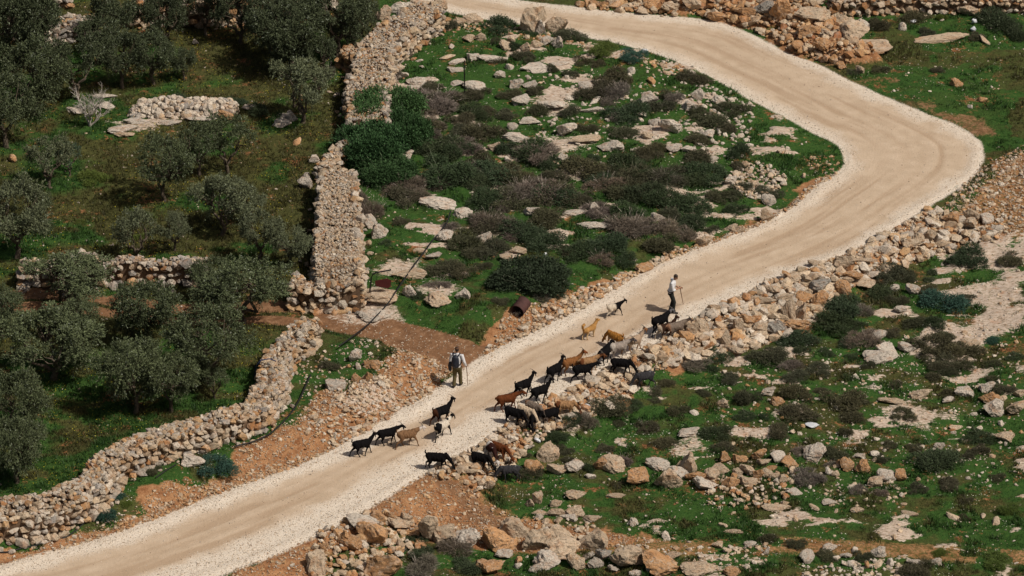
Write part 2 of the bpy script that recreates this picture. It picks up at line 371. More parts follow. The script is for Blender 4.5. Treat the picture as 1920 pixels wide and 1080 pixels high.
PAL = {'w': [(.54, .47, .39), (.47, .41, .34), (.60, .53, .44)], 't': [(.50, .39, .27), (.42, .31, .21), (.55, .44, .32)],
       'o': [(.44, .25, .12), (.50, .32, .17), (.36, .18, .08)], 'g': [(.30, .27, .24), (.36, .33, .30)], 'r': [(.30, .13, .06), (.36, .18, .09)]}
def pick(r, mixture, n):
    ks = r.choice(list(mixture), n, p=np.array(list(mixture.values()))/sum(mixture.values()))
    out = np.array([PAL[k][r.integers(len(PAL[k]))] for k in ks]); return out*r.uniform(.82, 1.15, (n, 1))
# ------------------------------------------------------------ dry stone walls (each one thing)
def wall(name, path, width, height, seed, label, cat='wall', size=.17, fill=.07, mixture=None, big=0.0, ragged=.12, h_end=None, group=None):
    """path: front foot of the wall in the photo; the wall is 'width' deep behind it (left of the direction of travel)"""
    r = np.random.default_rng(seed); mixture = mixture or {'t': 5, 'w': 4, 'o': 2, 'g': 1}
    w = np.array([tuple(G(*p))[:2] for p in path]); seg = np.hypot(*np.diff(w, axis=0).T); L = seg.sum(); cum = np.r_[0, np.cumsum(seg)]
    def at(s):
        s = np.clip(s, 0, L-1e-4); x = np.interp(s, cum, w[:, 0]); y = np.interp(s, cum, w[:, 1]); e = .35
        dx = np.interp(np.clip(s+e, 0, L), cum, w[:, 0])-np.interp(np.clip(s-e, 0, L), cum, w[:, 0])
        dy = np.interp(np.clip(s+e, 0, L), cum, w[:, 1])-np.interp(np.clip(s-e, 0, L), cum, w[:, 1]); l = np.hypot(dx, dy)+1e-9
        return x, y, -dy/l, dx/l
    def hh(s): return height*(1+ragged*(vn(s, s*0, .9, seed)-.5)*2+ragged*(vn(s, s*0, 3.1, seed+1)-.5)*2)*(1 if h_end is None else np.interp(s, [0, L], [1, h_end]))
    def ww(s): return (np.interp(s, np.linspace(0, L, len(width)), width) if hasattr(width, '__len__') else width+0*s)
    wm = float(np.mean(ww(np.linspace(0, L, 9))))
    C, Sz = [], []
    def add(s, off, zf, sz, el=1.25):
        x, y, nx_, ny_ = at(s); wv = ww(s)
        X = x+nx_*wv*off; Y = y+ny_*wv*off; Z = sample(H, X, Y)+hh(s)*zf
        C.append(np.stack([X, Y, Z], 1)); Sz.append(np.stack([sz*el, sz*r.uniform(.8, 1.1, len(s)), sz*r.uniform(.62, .95, len(s))], 1))
    courses = max(2, int(height/(size*1.35)))
    for side in (0.02, .98):
        for c in range(courses):
            n = int(L/(size*1.75)); s = (np.arange(n)+r.uniform(-.3, .3, n))*L/n; k = r.uniform(.62, 1.22, n)*(1+big*(c == 0)*r.random(n))
            add(s, side+r.normal(0, .04/wm, n)+(.5-side)*.14*(c/courses)*(1 if wm < 1.6 else .3), (c+.45)/courses*.96+r.normal(0, .02, n), size*k)
    n = int(wm*height/(size*size*3)); 
    for e in (0.01, L-.01): add(np.full(n, e)+r.normal(0, .05, n), r.uniform(0, 1, n), r.uniform(.05, .97, n), size*r.uniform(.6, 1.2, n))
    n = int(L*wm/(size*size*2.6)*.8); add(r.uniform(0, L, n), r.uniform(.04, .96, n), .93+r.normal(0, .05, n), size*r.uniform(.5, 1.15, n)) if wm < 1.5 else add(r.uniform(0, L, n//3), r.choice([.04, .1, .9, .96], n//3)+r.normal(0, .02, n//3), .95+r.normal(0, .03, n//3), size*r.uniform(.6, 1.3, n//3))
    if fill:
        n = min(9000, int(L*wm/(fill*fill*1.9))); add(r.uniform(0, L, n), r.uniform(.03, .97, n), .955+r.normal(0, .02, n), fill*r.uniform(.5, 1.35, n)**1.3)
    n = int(L*5); sg = r.choice([-1, 1], n); add(r.uniform(0, L, n), np.where(sg < 0, -r.exponential(.18, n)/wm, 1+r.exponential(.18, n)/wm), .03+r.uniform(0, .04, n), size*r.uniform(.3, .8, n))
    C = np.vstack(C); Sz = np.vstack(Sz)
    me = stones_mesh(name, C, Sz, pick(r, mixture, len(C))*.86*r.uniform(.8, 1.12, (len(C), 1)), 1, seed)
    o = link(name, me, M_WALL, label=label, category=cat)
    # packed earth and chips inside the wall
    ns = max(3, int(L/.4)); s = np.linspace(.08, L-.08, ns); x, y, nx_, ny_ = at(s); wv = ww(s); V = []
    for off, zf in ((.07, -.1), (.09, .90), (.91, .90), (.93, -.1)):
        X = x+nx_*wv*off; Y = y+ny_*wv*off; V.append(np.stack([X, Y, sample(H, X, Y)+hh(s)*zf], 1))
    V = np.stack(V, 1).reshape(-1, 3); Fq = []
    for i in range(ns-1):
        for k in range(4): Fq.append((i*4+k, i*4+(k+1) % 4, i*4+4+(k+1) % 4, i*4+4+k))
    Fq.append((0, 1, 2, 3)); Fq.append(((ns-1)*4+3, (ns-1)*4+2, (ns-1)*4+1, (ns-1)*4))
    link('wall_core', mesh_np('wall_core', V, Fq), M_CORE, parent=o)
    return o
M_CORE = flat_mat('wall_earth', (.13, .085, .055), .95, .1, .4, 9, .6)
wall('dry_stone_wall', [(-60,1015),(0,1008),(90,1000),(150,978),(205,945),(228,905),(300,873),(380,848),(440,828),(497,808),(532,765),(540,715),(550,690),(578,662),(606,636)], [1.15, 1.15, 1.15, 1.1, 1.1, .8], 1.05, 11, 'pale dry stone wall of rounded field stones winding beside the near stretch of road', size=.165, big=.8, fill=.09, h_end=.8)
wall('rubble_wall', [(684,574),(679,520),(675,440),(665,362)], [2.0, 1.95, 1.75, 1.45], 1.2, 12, 'broad straight wall topped with fine rubble between the olive grove and the scrub', size=.18, fill=.052, ragged=.08, mixture={'t': 6, 'w': 4, 'o': 1})
wall('dry_stone_wall', [(543,580),(600,588),(680,584)], .8, 1.15, 13, 'short tan stone wall at the foot of the broad rubble wall by the dirt track', size=.19, fill=.07, big=.7, mixture={'t': 5, 'w': 2, 'o': 3, 'g': 1})
wall('rubble_wall', [(728,262),(728,200),(742,150),(752,120),(775,98),(808,75),(838,52)], [1.75, 1.9, 1.9, 1.9, 1.6], 1.05, 14, 'curving rubble topped wall running up to the far road beside dark trees', size=.18, fill=.06, ragged=.08)
wall('dry_stone_wall', [(622,345),(640,318),(655,300),(684,290)], .7, .75, 15, 'narrow broken stone wall half hidden by the tall green bush', size=.17, fill=.08)
wall('dry_stone_wall', [(636,128),(662,138),(690,140)], .8, .95, 22, 'stub of wall jutting into the grove from the curving rubble wall', size=.17, fill=.08, mixture={'t': 3, 'o': 3})
wall('terrace_wall', [(42,540),(130,538),(210,537),(300,536),(385,538)], .6, 1.0, 16, 'low terrace wall of rounded grey and orange stones behind the olives', size=.19, fill=.08, big=.8, mixture={'g': 3, 'w': 4, 't': 3, 'o': 1})
wall('dry_stone_wall', [(68,92),(112,84),(190,72)], 1.3, .85, 17, 'ruined pale stone wall between dark olives in the top left', size=.19, fill=.09, mixture={'w': 5, 'g': 3, 'o': 1})
wall('dry_stone_wall', [(250,50),(340,52),(440,48),(540,30),(640,12)], .8, 1.7, 18, 'high stone wall behind the olive trees at the top of the grove', size=.26, fill=.1, big=.7, mixture={'w': 4, 't': 3, 'o': 3})
wall('dry_stone_wall', [(20,9),(90,12),(125,18)], .6, .45, 23, 'low grey stone wall at the very top left of the grove', size=.2, fill=.1, mixture={'w': 4, 'g': 3})
wall('dry_stone_wall', [(1560,27),(1700,24),(1830,26),(1960,30)], .7, .75, 19, 'long low stone wall closing the upper meadow at the top right', size=.19, fill=.09, mixture={'t': 5, 'w': 2, 'o': 3})
r = np.random.default_rng(20); a = G(245, 226); b = G(440, 232); n = 620; u = r.random(n); v = r.random(n)**.8*r.choice([-1, 1], n); X = a.x+(b.x-a.x)*u; Y = a.y+.95+v*.95*np.sqrt(1-(2*u-1)**2*.8); hh_ = .62*(1-np.abs(v)**2.2)*np.sqrt(np.clip(1-(2*u-1)**4, 0, 1))*(.65+.6*vn(X, Y, .9, 93)); f_ = r.random(n)**.55
szh = .085+.13*r.random(n)**2.2; me = stones_mesh('stone_heap', np.stack([X, Y, sample(H, X, Y)+hh_*f_], 1), np.stack([szh*1.25, szh, szh*.85], 1), pick(r, {'w': 6, 'g': 2, 't': 2}, n), 2, 20)
link('stone_heap', me, M_WALL, label='tumbled heap of pale round stones lying in the olive grove', category='stone heap')

# ------------------------------------------------------------ loose stuff: rubble, gravel, pebbles, grass, flowers
def scatter(pp, dens, r):
    L = poly_w(pp); a, b = L.min(0), L.max(0); n = r.poisson(dens*(b[0]-a[0])*(b[1]-a[1])); x = r.uniform(a[0], b[0], n); y = r.uniform(a[1], b[1], n)
    k = inside(x, y, L); return x[k], y[k]
def view_pts(n, r, m=60):
    px = r.uniform(-m, 1920+m, n); py = r.uniform(-m, 1080+m, n); return P(px, py)
RC, RS, RCOL = [], [], []
def rub(x, y, s, mixture, r, lift=0., sink=.35):
    z = sample(H, x, y)+r.uniform(0, 1, len(x))*lift-s*sink*.5+s*.4
    RC.append(np.stack([x, y, z], 1)); RS.append(np.stack([s*r.uniform(.9, 1.5, len(x)), s, s*r.uniform(.5, .9, len(x))], 1)); RCOL.append(pick(r, mixture, len(x)))
def zone(pp, dens, smin, smax, mixture, seed, lift=0., power=2.2, keep=None):
    r = np.random.default_rng(seed); x, y = scatter(pp, dens, r)
    offr = sample(sd, x, y) < -.05; x, y = x[offr], y[offr]
    if keep: k = keep(x, y, r); x, y = x[k], y[k]
    s = smin*(1-r.random(len(x))*(1-(smin/smax)**power))**(-1/power); rub(x, y, s, mixture, r, lift)
zone(RUB_R, 34, .06, .32, {'t': 6, 'w': 4, 'o': 1.6}, 31, .10, 1.5)
zone([(1247,640),(1407,552),(1467,525),(1567,492),(1590,505),(1535,565),(1430,616),(1300,660),(1200,685)], 18, .10, .34, {'t': 6, 'w': 4, 'o': 2}, 32, .22, 1.3)
zone(RUB_R, 120, .03, .08, {'t': 5, 'w': 2, 'o': 3}, 33, .03)
zone(RUB_T, 30, .08, .30, {'t': 3, 'o': 6, 'r': .6}, 34, .16, 1.3)
zone(RUB_T, 110, .03, .09, {'t': 3, 'o': 6, 'r': .5}, 35, .04)
zone(BANK_M, 150, .022, .13, {'t': 5, 'w': 2, 'o': 3}, 36, .03, 1.9)
zone([(1040,615),(1180,540),(1290,480),(1290,460),(1180,510),(1040,570),(985,610),(940,660)], 45, .07, .18, {'t': 6, 'w': 2, 'o': 4}, 37, .1)
zone(BANK_L, 135, .016, .085, {'t': 5, 'w': 1.5, 'o': 3.5}, 38, .02, 2.)
zone([(640,750),(740,730),(800,690),(840,700),(790,760),(640,835),(560,830)], 40, .05, .16, {'t': 6, 'w': 2, 'o': 2}, 39, .05)
zone([(100,1040),(300,950),(440,900),(600,850),(640,830),(600,870),(300,990)], 60, .04, .10, {'t': 3, 'o': 5}, 40, .02)
zone(BANK_R, 110, .018, .10, {'t': 4, 'w': 1, 'o': 5}, 41, .02, 2.2)
zone([(560,1100),(600,1000),(700,960),(790,965),(800,1000),(700,1040),(640,1100)], 30, .07, .22, {'t': 4, 'w': 2, 'o': 5}, 42, .12, 1.5)
zone([(800,895),(850,840),(960,790),(1060,740),(1120,760),(1000,820),(960,860),(900,900)], 26, .08, .22, {'t': 6, 'w': 2, 'o': 2}, 43, .15, 1.4)
zone([(1100,985),(1450,990),(1440,1040),(1320,1050),(1230,1020)], 10, .05, .16, {'t': 4, 'w': 4}, 44)
zone([(1000,935),(1110,950),(1130,990),(1010,985)], 14, .06, .2, {'t': 6, 'w': 2}, 45, .05)
zone([(1320,1000),(1430,985),(1440,1040),(1300,1035)], 8, .05, .14, {'t': 6, 'w': 3}, 46)
zone([(1500,1030),(1660,1020),(1760,1055),(1740,1085),(1500,1070)], 22, .05, .15, {'w': 6, 't': 2}, 47, .04)
zone([(1320,860),(1480,860),(1480,920),(1330,925)], 20, .06, .18, {'t': 5, 'o': 3, 'w': 2}, 48, .1)
zone([(1530,880),(1700,870),(1700,920),(1560,920)], 12, .05, .15, {'t': 5, 'w': 2}, 49)
zone([(560,700),(700,660),(780,680),(640,800),(560,790)], 15, .03, .12, {'w': 5, 't': 4, 'o': 2}, 50)
zone([(1360,330),(1420,310),(1480,340),(1440,380),(1380,370)], 50, .05, .18, {'t': 5, 'w': 4}, 51, .08)
zone([(1500,300),(1560,290),(1580,320),(1540,345)], 26, .04, .12, {'t': 4, 'o': 4}, 52)
zone([(1290,165),(1340,160),(1420,200),(1400,300),(1300,320)], 9, .06, .17, {'w': 8, 't': 1}, 53)
zone([(950,150),(1280,110),(1340,170),(1320,320),(1000,320)], 5, .05, .15, {'w': 8, 't': 2}, 54)
zone([(1340,655),(1920,560),(1920,880),(1340,900)], 5.5, .035, .14, {'w': 6, 't': 4, 'o': 1}, 55, 0, 1.8)
zone([(1000,20),(1180,5),(1280,35),(1040,12)], 26, .08, .26, {'t': 4, 'o': 5}, 56, .1, 1.3)
zone([(800,60),(860,30),(1000,60),(1280,125),(1340,165),(1280,150),(1060,90)], 16, .05, .17, {'t': 4, 'o': 3}, 57)
zone([(1760,400),(1830,320),(1960,260),(1960,430),(1840,430)], 95, .022, .14, {'t': 6, 'o': 2, 'w': 3}, 58, .03, 1.7)
zone([(600,610),(930,655),(900,690),(830,712),(690,640)], 18, .02, .05, {'t': 6, 'w': 3}, 59)
# pale pebbles strewn through all open grass
r = np.random.default_rng(60); x, y = view_pts(15000, r); off = (sample(sd, x, y) < -.3) & (fbm(x, y, 1.3, 201)*(1-.0*x) > .50+.07*(sample(grove, x, y) > .5)+r.uniform(-.06, .06, len(x))); x, y = x[off], y[off]
rub(x, y, .018*(1-r.random(len(x))*.97)**(-.42), {'w': 7, 't': 3}, r)
r = np.random.default_rng(61); x, y = view_pts(34000, r); rk = (sample(rock, x, y)-.25 > r.random(len(x))*.9); x, y = x[rk], y[rk]
rub(x, y, .03*(1-r.random(len(x))*.97)**(-.4), {'w': 6, 't': 4}, r)
RC = np.vstack(RC); RS = np.vstack(RS); RCOL = np.vstack(RCOL)
bigk = RS[:, 1] > .05
link('loose_rubble', stones_mesh('loose_rubble', RC[bigk], RS[bigk], RCOL[bigk], 1, 70), M_RUB, kind='stuff', label='loose limestone rubble and broken stone spread over the banks and meadows', category='rubble')
def ico0(): return ico(0) if False else None
def chips(name, C, Sz, colr, seed):
    r = np.random.default_rng(seed); n = len(C)
    V = np.array([(1, 0, -.3), (-.5, .87, -.3), (-.5, -.87, -.3), (.3, .1, .8), (-.4, -.2, .7)]); Fc = np.array([(0, 1, 3), (1, 4, 3), (1, 2, 4), (2, 0, 3), (2, 3, 4), (0, 2, 1)])
    Rm = rotm(r, n); A = np.einsum('nij,nvj->nvi', Rm, V[None]*Sz[:, None, :])+C[:, None, :]
    me = mesh_np(name, A.reshape(-1, 3), (Fc[None]+(np.arange(n)*5)[:, None, None]).reshape(-1, 3)); attr_c(me, 'col', np.repeat(colr, 5, 0)); return me
link('pebbles', chips('pebbles', RC[~bigk]+[0, 0, .006], RS[~bigk]*1.25, RCOL[~bigk], 71), M_RUB, kind='stuff', label='small pale pebbles scattered through the grass and over bare soil', category='pebbles')
r = np.random.default_rng(62); x, y = view_pts(420000, r); g = sample(grav, x, y); s_ = sample(sd, x, y)
k = (s_ > -.35) & (g > r.uniform(.15, .95, len(x))) | ((s_ > 0) & (r.random(len(x)) < .035)); x, y = x[k], y[k]; n = len(x)
sz = .014*(1-r.random(n)*.985)**(-.28); z = sample(H, x, y)+sz*.3
link('gravel', chips('gravel', np.stack([x, y, z], 1), np.stack([sz*1.3, sz, sz*.9], 1), pick(r, {'w': 7, 't': 3, 'g': .7}, n)*1.12, 72), M_RUB, kind='stuff', label='crushed white limestone gravel along both shoulders of the road', category='gravel')
r = np.random.default_rng(64); x, y = view_pts(5200, r); k = (sample(sd, x, y) > .3) & (fbm(x, y, 1.1, 601) > .5); x, y = x[k], y[k]; n = len(x); sz = .010*(1-r.random(n)*.98)**(-.35)
link('droppings', chips('droppings', np.stack([x, y, sample(H, x, y)+sz*.3], 1), np.stack([sz*1.5, sz, sz*.7], 1), np.tile((.06, .04, .028), (n, 1))*r.uniform(.5, 1.6, (n, 1)), 74), M_RUB, kind='stuff', label='dark droppings and crumbs of soil scattered over the road surface', category='droppings')

M_GRASS = NT('grass_blades', .6, .25)
gt = M_GRASS.attr('tint', 'Fac'); gk = M_GRASS.attr('kind', 'Fac')
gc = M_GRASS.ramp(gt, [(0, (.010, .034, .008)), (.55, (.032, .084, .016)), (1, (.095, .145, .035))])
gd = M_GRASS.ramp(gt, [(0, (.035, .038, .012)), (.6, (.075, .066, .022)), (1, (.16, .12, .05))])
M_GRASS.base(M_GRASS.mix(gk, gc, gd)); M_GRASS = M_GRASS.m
def blades(name, x, y, h, kind, seed, nb=5, spread=.05, label=''):
    r = np.random.default_rng(seed); n = len(x)*nb; x = np.repeat(x, nb)+r.normal(0, spread, n); y = np.repeat(y, nb)+r.normal(0, spread, n); h = np.repeat(h, nb)*r.uniform(.5, 1.2, n); kind = np.repeat(kind, nb)
    z = sample(H, x, y)-.01; a = r.uniform(0, np.pi, n); w = .009+h*.05; lx = r.normal(0, .4, n)*h; ly = r.normal(0, .4, n)*h
    V = np.stack([np.stack([x-np.cos(a)*w, y-np.sin(a)*w, z], 1), np.stack([x+np.cos(a)*w, y+np.sin(a)*w, z], 1), np.stack([x+lx, y+ly, z+h], 1)], 1).reshape(-1, 3)
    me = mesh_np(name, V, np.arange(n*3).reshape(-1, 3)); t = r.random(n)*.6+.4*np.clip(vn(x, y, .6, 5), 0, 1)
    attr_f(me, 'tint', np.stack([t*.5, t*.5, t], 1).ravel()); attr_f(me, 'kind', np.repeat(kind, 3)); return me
r = np.random.default_rng(63); x, y = view_pts(230000, r)
L_ = sample(lush, x, y); bad = np.maximum.reduce([sample(soil, x, y), sample(red, x, y), sample(rock, x, y)]); s_ = sample(sd, x, y); gr = sample(grove, x, y)
dens = ss(.30, .55, fbm(x, y, .8, 211))*.8+.15
k = (s_ < -.15) & (bad < .45) & (r.random(len(x)) < dens); x, y, L_, gr = x[k], y[k], L_[k], gr[k]
hgt = np.where(gr > .5, .10+.10*fbm(x, y, 1.1, 221), .055+.14*ss(.45, .7, fbm(x, y, .9, 231)))
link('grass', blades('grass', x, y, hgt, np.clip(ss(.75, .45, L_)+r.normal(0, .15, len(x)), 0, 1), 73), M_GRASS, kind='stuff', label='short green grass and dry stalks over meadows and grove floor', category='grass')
# tiny flowers
def flowers(name, n, col, seed, test, label):
    r = np.random.default_rng(seed); x, y = view_pts(n, r); k = test(x, y, r); x, y = x[k], y[k]; n = len(x); s = r.uniform(.010, .021, n); z = sample(H, x, y)+r.uniform(.03, .13, n); a = r.uniform(0, 6.3, n)
    V = []
    for q in range(5): V.append(np.stack([x+s*np.cos(a+q*1.257), y+s*np.sin(a+q*1.257)*.9, z+s*.35*np.sin(a*3+q)], 1))
    link(name, mesh_np(name, np.stack(V, 1).reshape(-1, 3), np.arange(n*5).reshape(-1, 5)), flat_mat(name, col, .7, .1, .15), kind='stuff', label=label, category='flowers')
flowers('yellow_flowers', 60000, (.42, .36, .03), 81, lambda x, y, r: (sample(grove, x, y) > .6) & (fbm(x, y, 1.5, 301) > .50+r.uniform(-.05, .12, len(x))) & (sample(red, x, y) < .3), 'tiny yellow wild flowers dotted over the olive grove floor')
flowers('white_flowers', 50000, (.60, .58, .50), 82, lambda x, y, r: (sample(grove, x, y) < .4) & (sample(sd, x, y) < -.5) & (fbm(x, y, 1.2, 311) > .56+r.uniform(-.04, .14, len(x))) & (sample(soil, x, y) < .3) | ((np.hypot((x-P(400, 880)[0])/1.0, (y-P(400, 880)[1])/1.1) < 1) & (r.random(len(x)) < .9)), 'tiny white wild flowers dotted over the green meadows')

# ------------------------------------------------------------ foliage
def leaves(C, D, L_, W_, r):
    """diamond leaves: centres, directions, length, width"""
    n = len(C); D = D/np.linalg.norm(D, axis=1)[:, None]; N = r.normal(size=(n, 3)); N[:, 2] = np.abs(N[:, 2])+.4; T = np.cross(D, N); T /= np.linalg.norm(T, axis=1)[:, None]+1e-9
    l = (L_*r.uniform(.7, 1.3, n))[:, None]; w = (W_*r.uniform(.7, 1.3, n))[:, None]
    return np.stack([C-D*l/2, C+T*w/2, C+D*l/2, C-T*w/2], 1).reshape(-1, 3)
def tube(pts, rad, ns=7):
    pts = np.array(pts, float); V, Fq = [], []; up = np.array([.3, .2, 1.])
    for i, p in enumerate(pts):
        t = pts[min(i+1, len(pts)-1)]-pts[max(i-1, 0)]; t = t/(np.linalg.norm(t)+1e-9); a = np.cross(t, up if abs(t[2]) < .95 else [1, 0, 0]); a /= np.linalg.norm(a)+1e-9; b = np.cross(t, a)
        for k in range(ns): q = 2*np.pi*k/ns; V.append(p+(a*np.cos(q)+b*np.sin(q))*rad[i])
    for i in range(len(pts)-1):
        for k in range(ns): Fq.append((i*ns+k, i*ns+(k+1) % ns, (i+1)*ns+(k+1) % ns, (i+1)*ns+k))
    return np.array(V), np.array(Fq)
def join(parts):
    V, Fq, o = [], [], 0
    for v, f in parts: V.append(v); Fq.append(f+o); o += len(v)
    return np.vstack(V), np.vstack(Fq)
def bend(a, b, r, k=5, j=.1):
    a, b = np.array(a, float), np.array(b, float); t = np.linspace(0, 1, k)[:, None]; p = a+(b-a)*t; d = np.linalg.norm(b-a)
    off = r.normal(0, j*d, (k, 3))*np.sin(np.pi*t); p = p+off; return p
def olive(seed, open_=0.0, lean=0., nclump=34, rx=1.95, hz=2.35, base=1.15):
    r = np.random.default_rng(seed); fork = np.array([lean*.3, r.normal(0, .1), r.uniform(.45, .8)])
    tp = [tube(bend((0, 0, -.15), fork, r, 5, .07), [.20, .15, .13, .125, .12])]
    nl = r.integers(3, 5); limbs = []; a0 = r.uniform(0, 6)
    for k in range(nl):
        a = a0+k*2*np.pi/nl+r.normal(0, .25); e = fork+np.array([np.cos(a)*rx*.45, np.sin(a)*rx*.45, r.uniform(.8, 1.25)]); tp.append(tube(bend(fork, e, r, 6, .10), np.linspace(.10, .05, 6), 6)); limbs.append(e)
    C = []
    tries = 0
    while len(C) < nclump and tries < 4000:
        tries += 1; v = r.normal(size=3); v /= np.linalg.norm(v); q = r.uniform(.55, .9); p = np.array([v[0]*rx*q+lean, v[1]*rx*q, base+hz*.42+v[2]*hz*.52*q])
        if p[2] < base*.95: continue
        if vn(np.array(p[0]*1.), np.array(p[1]+p[2]), .9, seed+7) < .33+open_*.35: continue
        if C and min(np.linalg.norm(p-c) for c in C) < .38: continue
        C.append(p)
    Lv, Ti = [], []
    for c in C:
        l = limbs[int(np.argmin([np.linalg.norm(c-e) for e in limbs]))]; st = l*.85+fork*.15+0*c
        tp.append(tube(bend(st, c, r, 5, .08), np.linspace(.04, .008, 5), 5))
        rad = r.uniform(.36, .64)*(1-.25*open_); ns = int(15*(rad/.45)**2*2.3)
        for _ in range(ns):                                            # sprays of leaves along thin shoots
            v = r.normal(size=3); v /= np.linalg.norm(v); v[2] = v[2]*.8+.12; s0 = c+v*rad*r.uniform(.15, .6); d = v*.8+r.normal(0, .3, 3)+[0, 0, .18]; d /= np.linalg.norm(d); Ls = rad*r.uniform(.5, .95); m = 13
            t = r.random(m); pc = s0+d*Ls*t[:, None]+[0, 0, -.10]*(t**2)[:, None]+r.normal(0, .028, (m, 3)); dd = d+r.normal(0, .55, (m, 3)); Lv.append(leaves(pc, dd, np.full(m, .115), np.full(m, .042), r)); Ti.append(np.repeat(r.random(m)*.8+r.uniform(0, .2), 4))
    V = np.vstack(Lv); me = mesh_np('crown', V, np.arange(len(V)).reshape(-1, 4)); attr_f(me, 'tint', np.concatenate(Ti))
    tv, tf = join(tp); return mesh_np('trunk', tv, tf, True), me
OL = [olive(100), olive(101, .3), olive(102, .1, .1), olive(103, .5, -.1, 24, 1.8, 2.0, 1.4), olive(104, 0, 0, 44), olive(105, .2, .15, 30), olive(106, 0., 0, 40, 2.0, 2.6, .95), olive(107, .4, 0, 26, 1.9, 1.9, 1.5)]
# foot x, foot y, crown left, right, top, variant, tone
TREES = [(287,158,262,346,53,1,0),(143,186,95,205,85,3,0),(385,66,352,420,-30,7,1),(547,134,472,618,20,4,0),(568,231,508,618,122,1,2),(12,276,-30,92,155,0,0),(425,324,408,505,228,3,0),(307,377,240,345,238,1,0),
 (375,330,330,412,240,5,0),(62,216,-5,125,98,6,0),(230,165,180,268,48,0,0),(40,128,-40,100,-10,4,0),(82,80,48,112,14,5,3),(215,88,175,265,-25,2,0),(310,86,262,345,-20,6,0),(450,82,400,500,-30,6,0),(635,112,590,705,-10,5,0),
 (95,352,48,142,268,3,2),(32,484,-30,122,325,2,2),(418,442,330,470,316,1,2),(470,420,430,502,345,5,2),(258,494,162,275,386,7,2),(328,470,288,362,385,7,2),(490,492,445,545,384,5,2),(545,500,498,586,420,0,2),(133,578,38,235,470,1,1),
 (5,632,-50,48,505,0,0),(457,614,345,548,478,2,0),(275,640,208,356,520,4,0),(100,712,0,205,575,6,1),(398,720,330,505,560,0,0),(258,776,150,300,628,4,1),(320,772,270,388,650,0,1),(40,822,-20,110,668,6,1),(30,905,-50,82,775,4,1),(402,748,355,420,680,3,1),
 (150,640,110,200,575,0,1),(400,560,350,440,480,0,0),(560,60,520,610,-40,0,0),(690,70,655,712,-20,3,0),(130,330,100,150,290,3,3),(185,120,140,235,60,3,0),(345,150,315,365,95,2,0),(20,60,-30,60,-10,6,0),(505,100,470,540,40,5,0),(600,150,575,640,80,3,3),(70,420,40,110,370,7,1),(660,100,620,700,20,6,0)]
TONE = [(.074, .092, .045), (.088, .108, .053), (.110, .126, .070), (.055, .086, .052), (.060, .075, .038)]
tree_items = []
def wid(px, py): return FPX/scr(*[np.float64(v) for v in G(px, py)])[2]*0+scr(*[np.float64(v) for v in G(px, py)])[2]
rr = np.random.default_rng(5); first = {}
for (fx, fy, cl, cr, ct, va, tn) in TREES:
    tn = 4 if fy < 200 else tn; p = G(fx, fy); s = wid(fx, fy); w = (cr-cl)/s; h = max((fy-ct)/(s*.89)*.90, 1.9)  # upper trees take the last tone: cloud shade put into the leaf colour
    tm, cm = OL[va]; ch = cm; bb = 3.05 if va not in (3, 7) else 2.95
    k_ = 1.28 if fy < 400 else 1.04; sx = w/4.35*k_; sz = h/3.45*k_; sz = min(max(sz, sx*.7), sx*1.35)
    t = empty('olive_tree', p, rr.uniform(0, 6.28), category='olive tree', group='olive trees of the grove')
    t.scale = (sx, sx, sz)
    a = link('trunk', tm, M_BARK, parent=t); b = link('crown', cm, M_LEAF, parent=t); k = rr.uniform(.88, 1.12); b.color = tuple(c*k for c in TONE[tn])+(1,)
    tree_items.append((t, (cl+cr)/2, (ct+fy)/2, fx, fy, cr-cl, tn))
# the bare tree
r = np.random.default_rng(9); tp = []
def twig(p, d, L, rad, lev):
    e = np.array(p)+np.array(d)*L; pts = bend(p, e, r, 5, .06); tp.append(tube(pts, np.linspace(rad, rad*.55, 5), 5))
    if lev == 0: return
    for k in range(r.integers(3, 5)):
        q = pts[r.integers(2, 5)]; dd = np.array(d)*.75+r.normal(0, .42, 3); dd[2] = abs(dd[2])*.7+.35; dd /= np.linalg.norm(dd); twig(q, dd, L*r.uniform(.55, .8), rad*.55, lev-1)
for d, L in (((-.25, .1, 1), .9), ((.55, 0, .9), 1.0), ((.1, -.2, 1), .8)): d = np.array(d)/np.linalg.norm(d); twig((0, 0, -.1), d, L*.8, .055, 4)
dv, df = join(tp); dead = link('dead_tree', mesh_np('dead_tree', dv, df, True), M_DEAD, label='small bare bleached tree with forked twigs beside the stone heap', category='dead tree'); dead.location = G(168, 236); dead.scale = (1.15, 1.15, 1.05)

